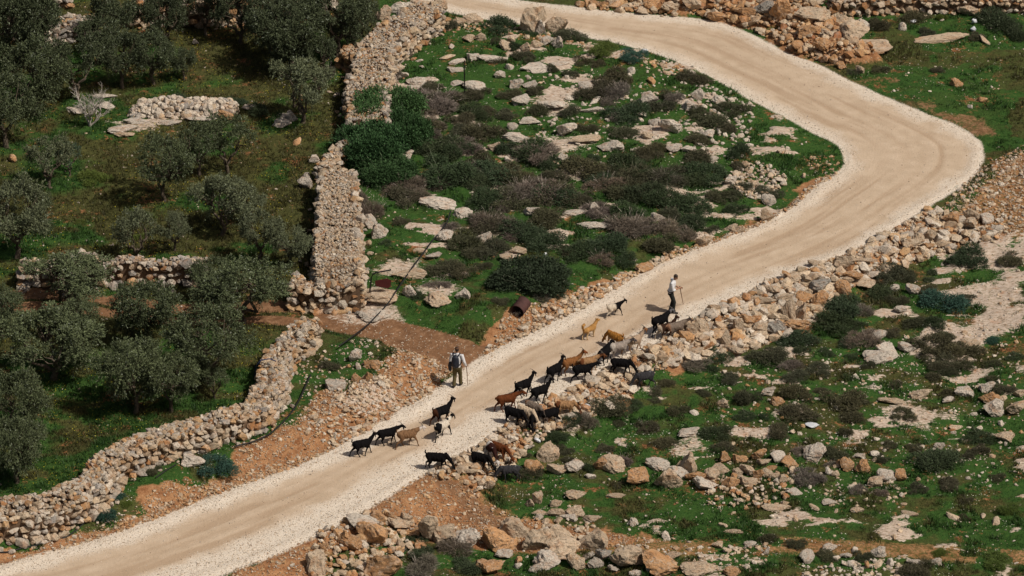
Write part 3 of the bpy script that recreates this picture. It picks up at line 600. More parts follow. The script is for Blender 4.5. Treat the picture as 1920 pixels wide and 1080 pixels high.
# shrubs: low domes built of short leafy shoots
def shrub(seed, dry=0, lobes=7, n=1000):
    r = np.random.default_rng(seed); lob = [(np.array([r.normal(0, .12), r.normal(0, .12), .0]), .60)]
    for _ in range(lobes): a = r.uniform(0, 6.3); q = r.uniform(.3, .68); lob.append((np.array([np.cos(a)*q*1.1, np.sin(a)*q*1.1, r.uniform(-.08, .28)]), r.uniform(.20, .46)))
    V, T = [], []; area = np.array([l[1]**2 for l in lob]); area /= area.sum()
    for k, (c, rad) in enumerate(lob):
        m = int(n*area[k]*1.3)
        for _ in range(m):
            v = r.normal(size=3); v[2] = abs(v[2])*.9+.02; v /= np.linalg.norm(v); s0 = c+v*rad*r.uniform(.55, .92)*np.array([1, 1, .95]); d = v+r.normal(0, .35, 3); d /= np.linalg.norm(d); q = 9
            t = r.random(q); pc = s0+d*.16*t[:, None]+r.normal(0, .02, (q, 3)); dd = d+r.normal(0, .45 if not dry else .3, (q, 3))
            V.append(leaves(pc, dd, np.full(q, .058 if not dry else .11), np.full(q, .025 if not dry else .011), r)); T.append(np.repeat(r.random(q)*.75+r.uniform(0, .25), 4))
    for _ in range(26 if dry else 12):                                 # bare twigs that stick out
        v = r.normal(size=3); v[2] = abs(v[2])+.3; v /= np.linalg.norm(v); m = 5; t = np.linspace(.35, 1.12, m)[:, None]*[.85, .85, .85]
        pc = v*t; V.append(leaves(pc, np.tile(v, (m, 1))+r.normal(0, .12, (m, 3)), np.full(m, .24), np.full(m, .012), r)); T.append(np.full(m*4, .97))
    V = np.vstack(V); V[:, 2] = np.maximum(V[:, 2], -.12)
    nd = ico(2); cv = nd[0]*[.62, .62, .60]; cvn = len(V)
    me = mesh_np('shrub', V, np.arange(len(V)).reshape(-1, 4)); attr_f(me, 'tint', np.concatenate(T)); return me
SH_G = [shrub(200+i) for i in range(6)]; SH_D = [shrub(220+i, 1, 6, 1000) for i in range(5)]
SH_B = [shrub(240+i, 0, 16, 3600) for i in range(2)]
SHC = {'g': ((.040, .058, .028), 'dark green'), 'b': ((.060, .060, .034), 'brown-green'), 'p': ((.130, .108, .085), 'grey-brown twiggy'), 't': ((.030, .072, .055), 'blue-green'), 'o': ((.075, .105, .022), 'yellow-green'), 'G': ((.040, .088, .030), 'bushy green')}
ROCKS = """1028,870,38,36,t 1003,890,36,26,o 1043,892,34,20,t 1078,888,36,24,w 1127,885,30,24,o 1152,888,50,30,t 1198,914,46,30,o 1253,920,46,36,t 1270,898,40,20,w 1238,884,48,20,w 1277,880,20,18,t 1107,900,18,10,w 915,922,20,18,t
1008,946,18,24,t 995,952,18,14,t 1080,938,38,16,t 1152,935,36,8,t 1187,988,18,14,w 1043,953,24,14,t 1037,970,28,16,t 1053,970,20,12,t 1077,972,34,20,t 1010,968,26,10,t 1067,978,30,12,w 1107,980,34,14,t 965,1015,52,36,t
1005,1035,56,46,t 1045,1030,46,40,t 1050,1052,64,34,t 930,1038,64,44,o 873,1030,52,34,w 803,1020,42,52,t 830,1020,44,36,t 703,1035,60,44,o 683,1005,60,26,w 747,1003,44,20,t 732,985,24,22,o 763,988,22,22,t 707,985,28,22,o 660,1038,36,26,o
647,1028,30,26,o 717,1086,72,44,o 920,1080,52,28,o 947,1050,30,16,w 1110,1037,54,34,t 1077,1070,34,30,t 1025,1070,44,28,w 1000,1078,28,16,w 1100,1056,22,22,w 1117,1068,26,20,w 1133,1055,30,24,g 1180,1072,60,40,t 1240,1086,70,36,o
1218,1078,20,24,w 1262,1052,32,14,t 1150,1075,22,12,w 973,1057,16,10,o 970,1068,18,10,w 1193,1083,24,12,w 1250,1013,20,10,w 1293,890,40,36,t 1305,905,36,22,o 1323,922,44,22,w 1333,903,28,22,t 1367,917,36,26,o 1358,872,24,22,o
1353,892,36,20,t 1387,870,26,16,o 1403,912,32,16,t 1420,865,34,20,o 1403,893,28,24,t 1420,902,20,22,o 1383,895,22,14,t 1433,877,26,16,t 1447,885,20,12,o 1440,897,22,14,t 1467,910,24,16,t 1453,902,20,12,t 1462,868,32,18,w 1485,880,40,18,o
1485,890,16,12,t 1527,870,40,32,w 1590,886,28,22,o 1617,888,26,24,o 1573,876,12,12,o 1610,861,22,12,w 1640,858,16,10,w 1553,890,18,12,w 1567,895,18,10,t 1667,903,40,22,w 1690,905,24,22,o 1640,915,34,18,t 1760,845,20,14,w
1460,960,54,12,t 1527,956,28,6,t 1553,950,28,12,w 1608,963,22,12,t 1708,969,32,8,t 1787,976,28,8,t 1843,972,28,6,t 1867,986,24,8,t 1568,962,14,6,t 1493,930,32,12,w 1517,1058,30,22,w 1553,1040,28,18,w 1587,1048,20,12,w 1603,1037,16,10,w
1647,1047,28,20,w 1625,1067,12,18,o 1568,1053,14,10,w 1717,1062,30,12,w 1757,1062,22,14,w 1670,1063,16,12,w 1597,1063,16,10,w 1647,1063,20,10,t 1313,1085,64,24,t 1370,1083,32,16,o 1407,1027,22,12,w 1438,1042,14,14,w 1348,1030,24,12,t
1365,1037,20,8,t 1377,1004,36,8,t 1357,990,18,8,t 1867,757,24,14,o 1855,762,36,24,o 1863,783,38,30,w 1903,782,44,28,t 1850,737,30,18,w 1913,750,30,16,t 1880,753,18,10,t 1807,747,34,18,w 1723,750,40,18,t 1440,745,26,16,w 1457,762,26,14,o
1357,767,26,16,t 1303,780,20,8,w 1673,760,44,14,t 1887,830,44,16,t 1793,807,24,8,t 1780,757,26,10,w 1290,822,44,14,w 1380,670,40,16,t 1362,658,20,28,t 1423,630,30,22,t 1403,620,30,22,o 1457,632,34,26,g 1492,625,44,20,o 1480,608,26,38,t
1503,607,26,32,t 1505,580,34,18,o 1537,583,30,28,o 1530,562,50,26,g 1583,557,30,24,o 1597,535,40,16,o 1622,547,40,16,t 1583,510,40,22,t 1620,500,36,10,t 1525,503,26,10,t 1705,475,34,18,t 1722,462,22,16,t 1743,457,22,18,t
1820,435,32,18,t 1823,420,30,28,t 1853,422,30,18,w 1870,438,22,16,w 1742,477,22,12,o 1760,460,14,14,w 1803,420,36,12,t 1787,428,36,20,o 1383,632,18,30,t 1317,637,34,28,t 1297,637,24,24,t 1430,577,46,12,t 1467,575,34,14,t 1450,562,40,20,t
1493,535,32,14,t 1513,540,24,14,t 1300,672,36,12,t 1690,590,24,12,w 1680,548,20,12,w 1710,553,30,18,w 1650,637,30,18,w 1653,684,60,24,w 1670,672,50,22,w 1698,662,34,18,w 1823,655,36,16,t 1443,388,26,20,w 1437,418,26,24,t 1387,438,18,14,t
1373,437,28,14,t 1317,465,34,22,t 692,428,26,22,w 713,450,30,26,w 832,455,34,18,w 907,465,34,28,w 867,410,34,16,w 827,393,72,20,w 930,467,18,12,o 1117,398,20,16,w 1230,417,28,16,w 1113,432,54,14,w 1080,405,46,12,w 993,405,40,20,w
767,560,24,20,w 867,563,26,18,w 820,578,44,20,t 813,488,28,12,w 787,477,26,8,t 773,527,66,20,t 707,573,74,22,t 707,604,60,22,w 950,493,24,16,t 970,478,30,16,t 670,693,14,12,w 668,717,18,14,o 700,695,34,18,o 688,717,18,24,o 667,680,26,22,w
628,735,36,18,w 1213,510,36,14,o 997,64,44,46,t 1012,66,24,26,w 1040,66,48,32,t 887,46,36,20,t 858,50,20,18,t 830,20,26,24,t 807,47,44,26,w 840,50,22,14,o 720,42,28,28,t 790,24,56,22,t 750,30,40,24,w 808,73,26,14,t 880,80,26,12,t 900,78,22,14,t
948,95,32,16,t 958,83,20,12,t 987,100,20,16,t 1007,95,24,14,t 1023,88,24,18,w 1048,92,24,20,w 887,117,22,16,w 917,117,60,12,w 1013,138,66,18,w 1050,124,40,8,w 938,150,22,14,w 955,133,18,10,w 780,162,36,14,w 770,175,34,14,w 757,148,20,10,w
893,172,44,16,w 857,163,30,10,w 853,137,28,10,w 840,112,30,8,t 857,122,30,10,w 847,90,24,6,w 790,130,16,6,w 967,167,26,18,w 995,168,26,14,w 1100,170,28,16,w 1183,140,14,12,w 1222,158,18,13,o 1217,200,34,24,w 1057,258,40,30,w 962,245,20,16,w
990,237,44,14,w 1257,252,40,32,w 1230,237,26,16,w 1203,220,18,10,w 977,200,30,20,w 1040,210,54,18,w 1073,188,36,6,w 1113,195,34,6,w 1113,213,50,10,w 967,270,50,18,w 927,285,24,14,t 880,213,18,10,w 897,242,16,10,w 1153,285,54,20,w
1057,302,22,14,w 1100,272,60,12,t 1267,288,30,14,w 760,303,28,16,w 953,305,14,8,w 1213,262,26,12,t 1307,190,22,18,w 1293,212,28,16,w 1348,197,24,14,w 1330,260,30,14,w 1347,253,16,10,w 1290,287,26,14,w 1403,277,20,8,w 1335,308,22,12,w
1380,337,20,12,t 1370,348,26,14,w 1507,335,12,8,t 1630,102,80,28,t 1600,82,54,34,t 1617,57,24,20,w 1578,53,42,28,t 1527,48,62,24,t 1465,43,40,40,o 1433,29,40,20,g 1397,28,36,18,o 1553,76,26,14,t 1513,73,40,22,o 1497,88,24,14,o 1547,92,34,18,o
1580,111,20,16,o 1615,118,18,14,t 1667,26,46,20,o 1547,26,16,14,t 1520,22,70,24,t 1607,30,70,18,t 1760,20,40,16,t 1817,32,36,26,t 1693,59,16,14,w 1792,164,24,16,o 1842,193,18,12,o 1820,204,12,8,w 1765,82,94,12,t 1847,83,30,8,t 1112,18,22,14,o
1133,18,18,14,o 1153,15,30,22,t 1177,21,30,12,t 1220,23,32,18,o 1207,29,26,12,t 1257,25,36,20,t 1090,15,22,10,o 1300,24,40,22,t 1340,30,40,20,o 367,84,11,9,w 143,217,34,14,w 230,252,52,14,w 237,259,40,10,t 260,234,52,10,w 320,237,40,10,w
197,206,32,14,w 197,186,40,8,w 380,230,54,12,w 425,230,32,22,o 340,216,22,20,o 312,218,24,18,g 527,242,34,16,w 547,229,20,22,w 470,209,28,10,w 22,305,18,12,o 557,271,26,8,o 588,309,26,16,w 573,357,24,26,w 573,340,18,14,w 127,20,30,14,o
360,876,42,22,w 245,838,26,10,o 20,1030,20,8,w 82,1012,20,8,w 597,1085,46,50,t 637,1006,16,16,t 603,1037,24,20,o"""
SHRUBS = """940,65,80,38,g 993,68,45,22,g 830,58,60,25,b 793,68,30,22,b 780,85,36,28,g 757,115,52,40,p 740,152,42,37,p 930,83,30,16,b 967,97,30,22,g 1073,78,70,20,b 1133,110,70,38,o 1190,120,60,26,t 1090,125,45,25,b
1123,128,35,18,b 1073,148,40,20,b 1150,163,80,25,b 1033,138,35,15,b 987,117,55,18,b 933,120,35,16,b 1120,187,90,22,b 807,178,50,26,b 840,195,60,30,p 797,195,50,28,p 893,187,60,22,b 1003,180,40,25,b 1013,220,62,36,b
957,190,50,22,b 907,224,60,28,b 947,226,50,24,b 1067,222,50,22,b 860,239,60,32,b 813,247,60,40,p 810,267,40,35,p 903,265,90,36,b 1100,252,50,22,b 1187,208,40,18,b 1240,212,60,24,b 1257,187,50,28,b 1173,264,70,32,b
993,307,90,48,g 947,292,50,36,g 1027,320,60,32,g 1080,320,56,30,g 1173,327,90,58,g 1113,305,30,18,g 1220,297,70,30,b 1257,350,80,40,g 1207,340,50,30,g 983,352,70,30,b 817,307,110,56,g 857,302,70,45,g 900,320,60,40,b
827,352,130,56,g 873,342,80,45,g 787,292,50,30,g 727,360,50,24,p 697,417,70,56,p 673,387,50,46,p 780,378,60,26,p 750,425,40,20,b 913,392,100,36,g 917,432,90,30,p 960,442,60,26,p 847,435,40,18,p 867,472,90,48,b
927,482,80,30,b 893,487,60,25,b 957,455,36,20,p 1023,432,90,44,b 1040,387,100,34,g 1177,427,90,52,g 1257,392,100,38,g 1257,414,60,25,b 1023,477,90,44,g 1090,492,100,48,g 1140,484,90,52,g 1207,445,60,30,p 1257,442,70,36,p
1240,472,80,25,b 1123,502,60,32,p 1173,503,60,30,g 907,507,40,14,b 833,522,80,30,b 820,542,50,20,p 870,524,55,25,b 937,574,36,20,b 1017,572,40,22,p 723,462,30,14,g 780,565,40,20,g 1040,345,60,24,b 1130,400,60,28,b
1300,160,70,26,b 1313,224,60,22,b 1370,219,70,26,b 1363,254,50,24,b 1310,272,60,18,b 1387,302,55,40,g 1387,322,40,24,b 1310,310,80,26,b 1300,357,80,40,g 1393,362,50,20,b 1647,60,50,35,b 1740,72,40,22,b 1713,47,70,30,b
1767,40,24,20,o 1873,62,100,50,g 1907,80,50,36,g 1830,78,40,22,b 1760,82,24,10,g 1653,137,40,12,b 1757,137,30,9,b 1600,142,30,12,b 1297,402,90,45,g 1347,380,60,20,b 1380,378,40,22,b 1440,372,60,15,b 1380,404,50,26,g
1300,430,80,28,g 1290,457,50,30,p 1333,437,36,14,b 1820,497,90,28,g 1790,499,40,18,g 1893,497,60,15,b 1660,532,80,36,b 1703,530,50,22,b 1750,518,30,14,g 1743,532,34,16,g 1740,554,50,14,b 1650,564,80,28,g 1683,577,50,26,b
1773,585,100,34,t 1813,567,36,14,b 1573,583,60,22,g 1580,599,100,36,g 1620,597,60,26,p 1567,627,90,34,g 1600,622,50,30,g 1720,620,60,30,b 1757,620,50,28,g 1673,634,40,22,b 1493,650,90,22,g 1523,650,36,20,b 1627,657,80,34,p
1587,654,40,18,g 1503,666,36,20,g 1413,650,50,26,b 1340,684,70,34,g 1443,690,80,34,b 1303,704,60,26,p 1483,697,50,28,p 1533,707,56,30,b 1600,677,32,16,g 1550,669,36,12,g 1630,694,34,16,b 1590,715,28,12,g 1493,720,60,26,b
1747,664,100,28,b 1807,670,80,24,b 1773,642,50,22,b 1863,647,40,16,t 1863,692,44,20,b 1777,687,60,20,b 1807,697,50,20,b 1760,702,50,22,b 1750,717,44,26,b 1780,707,50,18,b 1907,677,40,18,g 1863,717,36,12,b 1403,762,56,44,b
1500,754,70,42,b 1500,794,76,36,b 1400,789,46,16,g 1437,789,26,14,g 1343,830,68,36,g 1460,822,56,18,b 1353,849,60,16,b 1580,772,90,34,b 1597,795,60,20,b 1693,790,56,28,b 1780,750,40,22,b 1887,742,50,24,b 1840,835,70,34,g
1843,855,40,24,b 1820,859,40,12,b 1717,852,40,20,b 1763,887,110,40,g 1650,869,40,20,b 1670,845,34,14,b 1587,822,30,24,b 1510,917,76,38,p 1563,859,60,14,b 1500,854,40,18,p 1607,930,44,22,p 1653,934,36,16,p 1723,929,46,22,b
1783,922,56,30,b 1873,905,36,16,b 1810,945,36,12,b 1560,877,30,14,p 1443,1022,44,30,b 1493,1032,44,22,b 1553,1055,50,22,b 1617,1055,46,22,b 1720,1082,80,22,b 1763,1045,36,14,o 1870,1062,70,14,o 1893,969,50,22,o 1807,979,30,10,b
1097,812,50,45,p 1057,807,70,26,g 1140,782,90,22,b 1040,837,60,26,g 1160,802,34,18,b 1213,814,50,34,b 1247,844,60,26,b 1137,852,40,20,b 1167,874,44,26,p 1270,780,50,20,b 1227,757,30,14,b 1227,742,40,20,b 1057,854,40,16,b
983,860,30,12,b 1107,890,26,26,g 990,902,70,26,b 1067,872,36,16,b 1160,917,30,12,b 780,1027,60,30,g 790,1057,60,36,g 857,1045,80,24,p 787,1080,90,20,p 747,1042,30,20,p 873,1077,70,25,g 750,1017,30,14,o 833,1032,40,20,g
650,1080,40,16,b 193,985,60,28,t 183,957,30,28,p 218,942,40,18,t 400,897,86,34,t 285,892,40,16,b 380,855,24,16,p 233,952,30,14,o 333,199,50,22,g 440,202,50,24,g 483,217,60,16,g 147,422,30,15,o 80,439,60,18,g 258,452,36,18,o
170,347,70,26,o 618,697,44,22,b 615,150,30,40,p 590,640,24,10,o 1330,700,40,14,g 1370,720,50,16,b 1620,760,30,12,b 1680,730,36,14,b 1850,780,30,12,b 1540,740,34,14,b 1250,730,40,20,b 1320,745,34,14,b 1190,770,44,16,g"""
shrub_items = []; rr = np.random.default_rng(15)
def place(px, base_py, w, h, depth_ratio=.85):
    p = G(px, base_py-1); s = wid(px, base_py); wm = w/s; dm = min(wm*depth_ratio, h/s*.85/.454); hm = max((h/s-dm*.454)/.89, .22*wm)
    return p, wm, dm, hm
def add_shrub(px, py, w, h, t, name='shrub', variants=None, label=None, cat='shrub'):
    p, wm, dm, hm = place(px, py, w, h); hm = (h/ wid(px, py)-dm*.22)/.89; hm = max(hm, .36*wm)
    me = (variants or (SH_D if t == 'p' else SH_G))[rr.integers(len(variants or (SH_D if t == 'p' else SH_G)))]
    y = p.y+dm*.42; o = link(name, me, M_DRY if t == 'p' else M_SHRUB, category=cat)
    o.location = (p.x, y, float(sample(H, p.x, y))-.02); o.scale = (wm*.56, dm*.56, hm*1.02); o.rotation_euler = (0, 0, rr.uniform(0, 6.28))
    if label is None: o.scale = (wm*.55, wm*.52, hm*1.02)
    k = rr.uniform(.82, 1.18); c = SHC[t][0]; o.color = (c[0]*k*rr.uniform(.93, 1.1), c[1]*k, c[2]*k*rr.uniform(.9, 1.1), 1)
    if label: o['label'] = label
    else: shrub_items.append((o, px, py-h/2, w, t)); o['group'] = 'low scrub bushes of the hillside'
    return o
for tok in SHRUBS.split():
    a = tok.split(','); add_shrub(*map(float, a[:4]), a[4])
rq = np.random.default_rng(99); fill = 0; zonep = [(750,190),(900,150),(1010,170),(1300,190),(1400,300),(1330,400),(1280,455),(1150,490),(1020,480),(900,450),(700,370),(700,330),(760,330)]
while fill < 48:
    qx, qy = rq.uniform(700, 1400), rq.uniform(160, 490)
    if not inside(np.array(qx), np.array(qy), zonep): continue
    if any(abs(a[1]-qx) < a[3]*.42 and abs(a[2]-qy) < 14 for a in shrub_items): continue
    if any(abs(rx_-qx) < 26+rw_*.3 and qy-42 < ry_-rh_/2 < qy+6 for rx_, ry_, rw_, rh_ in [tuple(map(float, t_.split(',')[:4])) for t_ in ROCKS.split()] if rw_*rh_ > 330): continue
    kq = rq.random(); add_shrub(qx, qy, 36+80*kq, 16+34*kq*rq.uniform(.7, 1.1), rq.choice(['g', 'g', 'b', 'b', 'p'])); fill += 1
add_shrub(997, 556, 142, 84, 'G', 'bush', SH_B, 'large round dark green bush standing just behind the rusty barrel', 'bush').color = (.030, .044, .024, 1)
for a, l in (((715, 250, 135, 92), 'upper part of the tall green bush leaning on the rubble wall'), ((688, 318, 128, 92), 'lower left green bush of the thicket by the rubble wall'), ((762, 285, 95, 80), 'right hand green bush of the thicket beside the rubble wall'), ((718, 352, 110, 60), 'low green bush between the thicket and the broad rubble wall')):
    add_shrub(a[0], a[1], a[2]*1.12, a[3]*1.2, 'G', 'bush', SH_B, l, 'bush')

# ------------------------------------------------------------ boulders and rock slabs

RV = [stone(4, 300+i, 12, rough=.10) for i in range(18)]; RM = []
for i, (V, Fc) in enumerate(RV): RM.append(mesh_np('boulder', V, Fc, False))
RC_ = {'w': ((.55, .49, .42), 'pale grey'), 't': ((.50, .39, .28), 'tan'), 'o': ((.47, .27, .135), 'orange'), 'g': ((.30, .28, .25), 'dark grey')}
rock_items = []; rr = np.random.default_rng(25); toks = []
for tok in ROCKS.split():
    a = tok.split(','); toks.append((*map(float, a[:4]), a[4]))
toks.sort(key=lambda q: -q[2]*q[3])
small = toks[300:]; toks = toks[:300]
def put_rock(q, me):
    px, py, w, h, c = q; p, wm, dm, hm = place(px, py, w, h, rr.uniform(.62, .9)); hm = max((h/wid(px, py)-dm*.22)/.78, .16*wm); y = p.y+dm*.45
    lift = .14*float(inside(np.array(p.x), np.array(y), poly_w(RUB_R)) or inside(np.array(p.x), np.array(y), poly_w(RUB_T))); return (p.x, y-lift*.5, float(sample(H, p.x, y))+hm*.33+lift), (wm*.60, dm*.58, hm*.72)
for q in toks:
    flat = q[3] < q[2]*.42; o = link('rock_slab' if flat else 'boulder', RM[rr.integers(len(RM))], M_ROCK, category='rock slab' if flat else 'boulder', group='flat rock outcrops' if flat else 'loose boulders on the hillside')
    loc, sc = put_rock(q, None); o.location = loc; o.scale = sc; o.rotation_euler = (rr.uniform(-.25, .25)*(not flat), rr.uniform(-.3, .3)*(not flat), rr.choice([0, math.pi])+rr.uniform(-.3, .3))
    k = rr.uniform(.88, 1.12); o.color = tuple(v*k for v in RC_[q[4]][0])+(1,); rock_items.append((o, q[0], q[1]-q[3]/2, q[2], q[4], flat))
if small:
    A = [put_rock(q, None) for q in small]; C_ = np.array([a[0] for a in A]); S_ = np.array([a[1] for a in A]); cc = np.array([RC_[q[4]][0] for q in small])
    me = stones_mesh('small_boulders', C_, S_, cc, 2, 77); link('small_boulders', me, M_RUB, kind='stuff', label='smaller half buried limestone rocks scattered among the large boulders', category='rocks')
# ------------------------------------------------------------ bodies: lofted limbs fused into one continuous surface
def loft(pts, rw, rh=None, ns=12):
    """closed limb through pts; rw half width (sideways, y), rh half height"""
    rh = rh or rw; pts = [np.array(p, float) for p in pts]; V = []; Fq = []; n = len(pts)
    for i, p in enumerate(pts):
        t = pts[min(i+1, n-1)]-pts[max(i-1, 0)]; t = t/(np.linalg.norm(t)+1e-9)
        a = np.array([0, 1., 0]); a = a-t*(a@t); a /= np.linalg.norm(a)+1e-9; b = np.cross(t, a)
        for k in range(ns): q = 2*np.pi*k/ns; V.append(p+a*np.cos(q)*rw[i]+b*np.sin(q)*rh[i])
    for e, i, sg in ((0, 0, -1), (1, n-1, 1)):
        t = (pts[1]-pts[0] if e == 0 else pts[-1]-pts[-2]); t = t/np.linalg.norm(t); V.append(pts[i]+t*sg*min(rw[i], rh[i])*.75)
    for i in range(n-1):
        for k in range(ns): Fq.append((i*ns+k, i*ns+(k+1) % ns, (i+1)*ns+(k+1) % ns, (i+1)*ns+k))
    c0, c1 = n*ns, n*ns+1
    for k in range(ns): Fq.append((c0, (k+1) % ns, k)); Fq.append((c1, (n-1)*ns+k, (n-1)*ns+(k+1) % ns))
    return V, Fq
def ball(c, r_, seg=2):
    V, Fc = ico(seg); return [np.array(c)+v*np.array(r_) for v in V], [tuple(f) for f in Fc]
def fuse(name, parts, voxel, smooth=3):
    V, Fq, o = [], [], 0
    for v, f in parts:
        V += [tuple(map(float, q)) for q in v]; Fq += [tuple(int(i)+o for i in g) for g in f]; o += len(v)
    m = bpy.data.meshes.new('tmp'); m.from_pydata(V, [], Fq); bm = bmesh.new(); bm.from_mesh(m); bmesh.ops.recalc_face_normals(bm, faces=bm.faces); bm.to_mesh(m); bm.free()
    ob = bpy.data.objects.new('tmp', m); COL.objects.link(ob); md = ob.modifiers.new('r', 'REMESH'); md.mode = 'VOXEL'; md.voxel_size = voxel
    if smooth: sm = ob.modifiers.new('s', 'SMOOTH'); sm.iterations = smooth; sm.factor = .5
    dg = bpy.context.evaluated_depsgraph_get(); me = bpy.data.meshes.new_from_object(ob.evaluated_get(dg)); me.name = name; me.polygons.foreach_set('use_smooth', np.ones(len(me.polygons), bool))
    bpy.data.objects.remove(ob); return me
def goat_mesh(seed, head='up', ph=0., tail=1, turn=0.):
    """facing +x; head 'up', 'level', 'graze'; ph stride phase; turn: head turned sideways"""
    r = np.random.default_rng(seed); p = []
    p.append(loft([(-.46, 0, .60), (-.40, 0, .60), (-.25, 0, .585), (-.05, 0, .565), (.12, 0, .565), (.26, 0, .59), (.36, 0, .63)], [.07, .12, .145, .165, .155, .125, .08], [.09, .145, .165, .185, .185, .175, .12]))
    if head == 'up': n1, hd, mz = (.50, turn*.03, .84), (.56, turn*.08, .97), (.73, turn*.20, .87)
    elif head == 'level': n1, hd, mz = (.56, turn*.04, .74), (.68, turn*.09, .79), (.84, turn*.2, .68)
    else: n1, hd, mz = (.56, turn*.05, .46), (.66, turn*.10, .27), (.74, turn*.17, .08)
    p.append(loft([(.24, 0, .62), (.36, 0, .68), n1, hd], [.09, .085, .058, .05], [.14, .12, .075, .055]))
    hd, mz = np.array(hd), np.array(mz); d = mz-hd
    p.append(loft([hd-d*.12, hd+d*.15, hd+d*.5, hd+d*.85, mz], [.045, .062, .048, .036, .026], [.05, .068, .052, .040, .026]))
    for s in (-1, 1):                                  # drooping ears
        b = hd+d*.05+np.array([0, s*.05, .02]); p.append(loft([b, b+[-.0, s*.045, -.03], b+[.01, s*.055, -.12], b+[.02, s*.05, -.17]], [.014, .016, .016, .010], [.02, .034, .036, .016], 8))
    if tail == 1: p.append(loft([(-.44, 0, .68), (-.50, 0, .75), (-.49, 0, .83), (-.44, 0, .86)], [.03, .032, .028, .012]))
    else: p.append(loft([(-.44, 0, .68), (-.52, 0, .66), (-.55, 0, .56)], [.03, .03, .012]))
    for s in (-1, 1):
        a = ph*s*.13
        p.append(loft([(.24, s*.075, .60), (.25, s*.095, .46), (.25+a*.5, s*.09, .38), (.26+a*1.0, s*.085, .24), (.25+a*1.25, s*.085, .10), (.26+a*1.4, s*.085, .045), (.275+a*1.4, s*.085, .0)], [.06, .055, .036, .027, .021, .026, .026], [.09, .075, .045, .030, .023, .028, .034], 10))
        a = -ph*s*.15
        p.append(loft([(-.30, s*.07, .60), (-.27, s*.10, .46), (-.30+a*.3, s*.095, .36), (-.41+a*.75, s*.085, .25), (-.39+a*1.1, s*.085, .12), (-.38+a*1.35, s*.085, .045), (-.365+a*1.35, s*.085, .0)], [.09, .075, .048, .026, .022, .026, .026], [.14, .12, .065, .034, .024, .028, .034], 10))
    me = fuse('goat', p, .016, 2)
    c = np.empty(len(me.vertices)*3, np.float32); me.vertices.foreach_get('co', c); c = c.reshape(-1, 3)      # shaggy coat hanging in locks
    sh = ss(.28, .45, c[:, 2])*ss(.50, .30, np.abs(c[:, 0])); n = vn(c[:, 0]*1., c[:, 2]*.25+c[:, 1], .035, seed+3)-.5; c[:, 1] *= 1+sh*n*.16; c[:, 2] += sh*(vn(c[:, 0], c[:, 1], .05, seed+4)-.55)*.045
    me.vertices.foreach_set('co', c.ravel()); me.update(); return me, hd, d
GM = {'w1': goat_mesh(1, 'up', 1), 'w2': goat_mesh(2, 'level', -1, 1, .3), 's1': goat_mesh(3, 'up', .3, 0, -.6), 'g1': goat_mesh(4, 'graze', .6, 1), 'g2': goat_mesh(5, 'graze', -.5, 0, .6), 'w3': goat_mesh(6, 'level', .8, 0, -.4)}
def horn_mesh():
    a = []
    for s in (-1,): a = tube([(0, 0, 0), (-.03, .02, .07), (-.09, .045, .11), (-.15, .07, .09)], [.017, .014, .010, .004], 6)
    return mesh_np('horn', *a, True)
HORN = horn_mesh()
def coat(name, body, head=None, legs=None, rump=None, patch=None, th=.55, rx=-.34):
    n = NT('coat_'+name, .9, .04); co = n.coord(); sx = n.n('ShaderNodeSeparateXYZ'); n.l(co, sx.inputs[0]); X, Y, Z = sx.outputs
    v = n.noise(co, 9, 4, .6); c = n.ramp(v, [(.3, tuple(x*.7 for x in body)), (.7, tuple(x*1.25 for x in body))])
    if patch: c = n.mix(n.mr(n.noise(co, 2.3, 2, .4), th, th+.02), c, patch)
    if rump: c = n.mix(n.mr(X, rx+.04, rx-.04), c, rump)
    if legs: c = n.mix(n.mr(Z, .36, .28), c, legs)
    if head: c = n.mix(n.math('MULTIPLY', n.mr(X, .50, .54), 1.), c, head)
    n.base(c); n.bump(n.noise(co, 40, 3, .7), .5, .01); return n.m
K = (.0065, .006, .0065)
COAT = {'black': coat('black', K), 'rusty': coat('rusty', K, legs=(.06, .022, .010), rump=(.05, .02, .01)), 'brownwh': coat('tan', (.17, .095, .05), head=(.50, .44, .40)), 'pied': coat('pied', (.52, .46, .38), head=K, legs=K, patch=K, th=.50),
 'brown': coat('brown', (.10, .032, .012)), 'redtan': coat('redtan', (.19, .082, .030), head=(.15, .05, .018), legs=(.12, .05, .02)), 'tan2': coat('sandy', (.28, .16, .08), head=(.10, .04, .018), patch=(.12, .045, .018), th=.58), 'gold': coat('golden', (.27, .12, .028)),
 'cream': coat('cream', (.46, .36, .26)), 'grey': coat('grey', (.26, .22, .19), head=(.06, .05, .05), patch=(.36, .32, .28)), 'creamtan': coat('creamtan', (.33, .24, .17), head=(.20, .09, .04), legs=(.26, .15, .08)), 'wb': coat('whiteback', K, rump=(.50, .43, .34), rx=.02),
 'blaze': coat('blaze', K, head=(.10, .095, .10), patch=(.30, .28, .27), th=.72), 'dkgrey': coat('dkgrey', (.035, .034, .037), patch=(.12, .12, .125), th=.57), 'greytan': coat('greytan', (.16, .125, .10), head=(.07, .05, .04), rump=(.24, .13, .08)), 'brwhite': coat('brwhite', (.035, .018, .012), rump=(.42, .34, .26)),
 'whbl': coat('whbl', (.030, .012, .010), patch=(.50, .46, .43), th=.52)}
M_HORN = flat_mat('horn_grey', (.10, .085, .07), .5, .4)
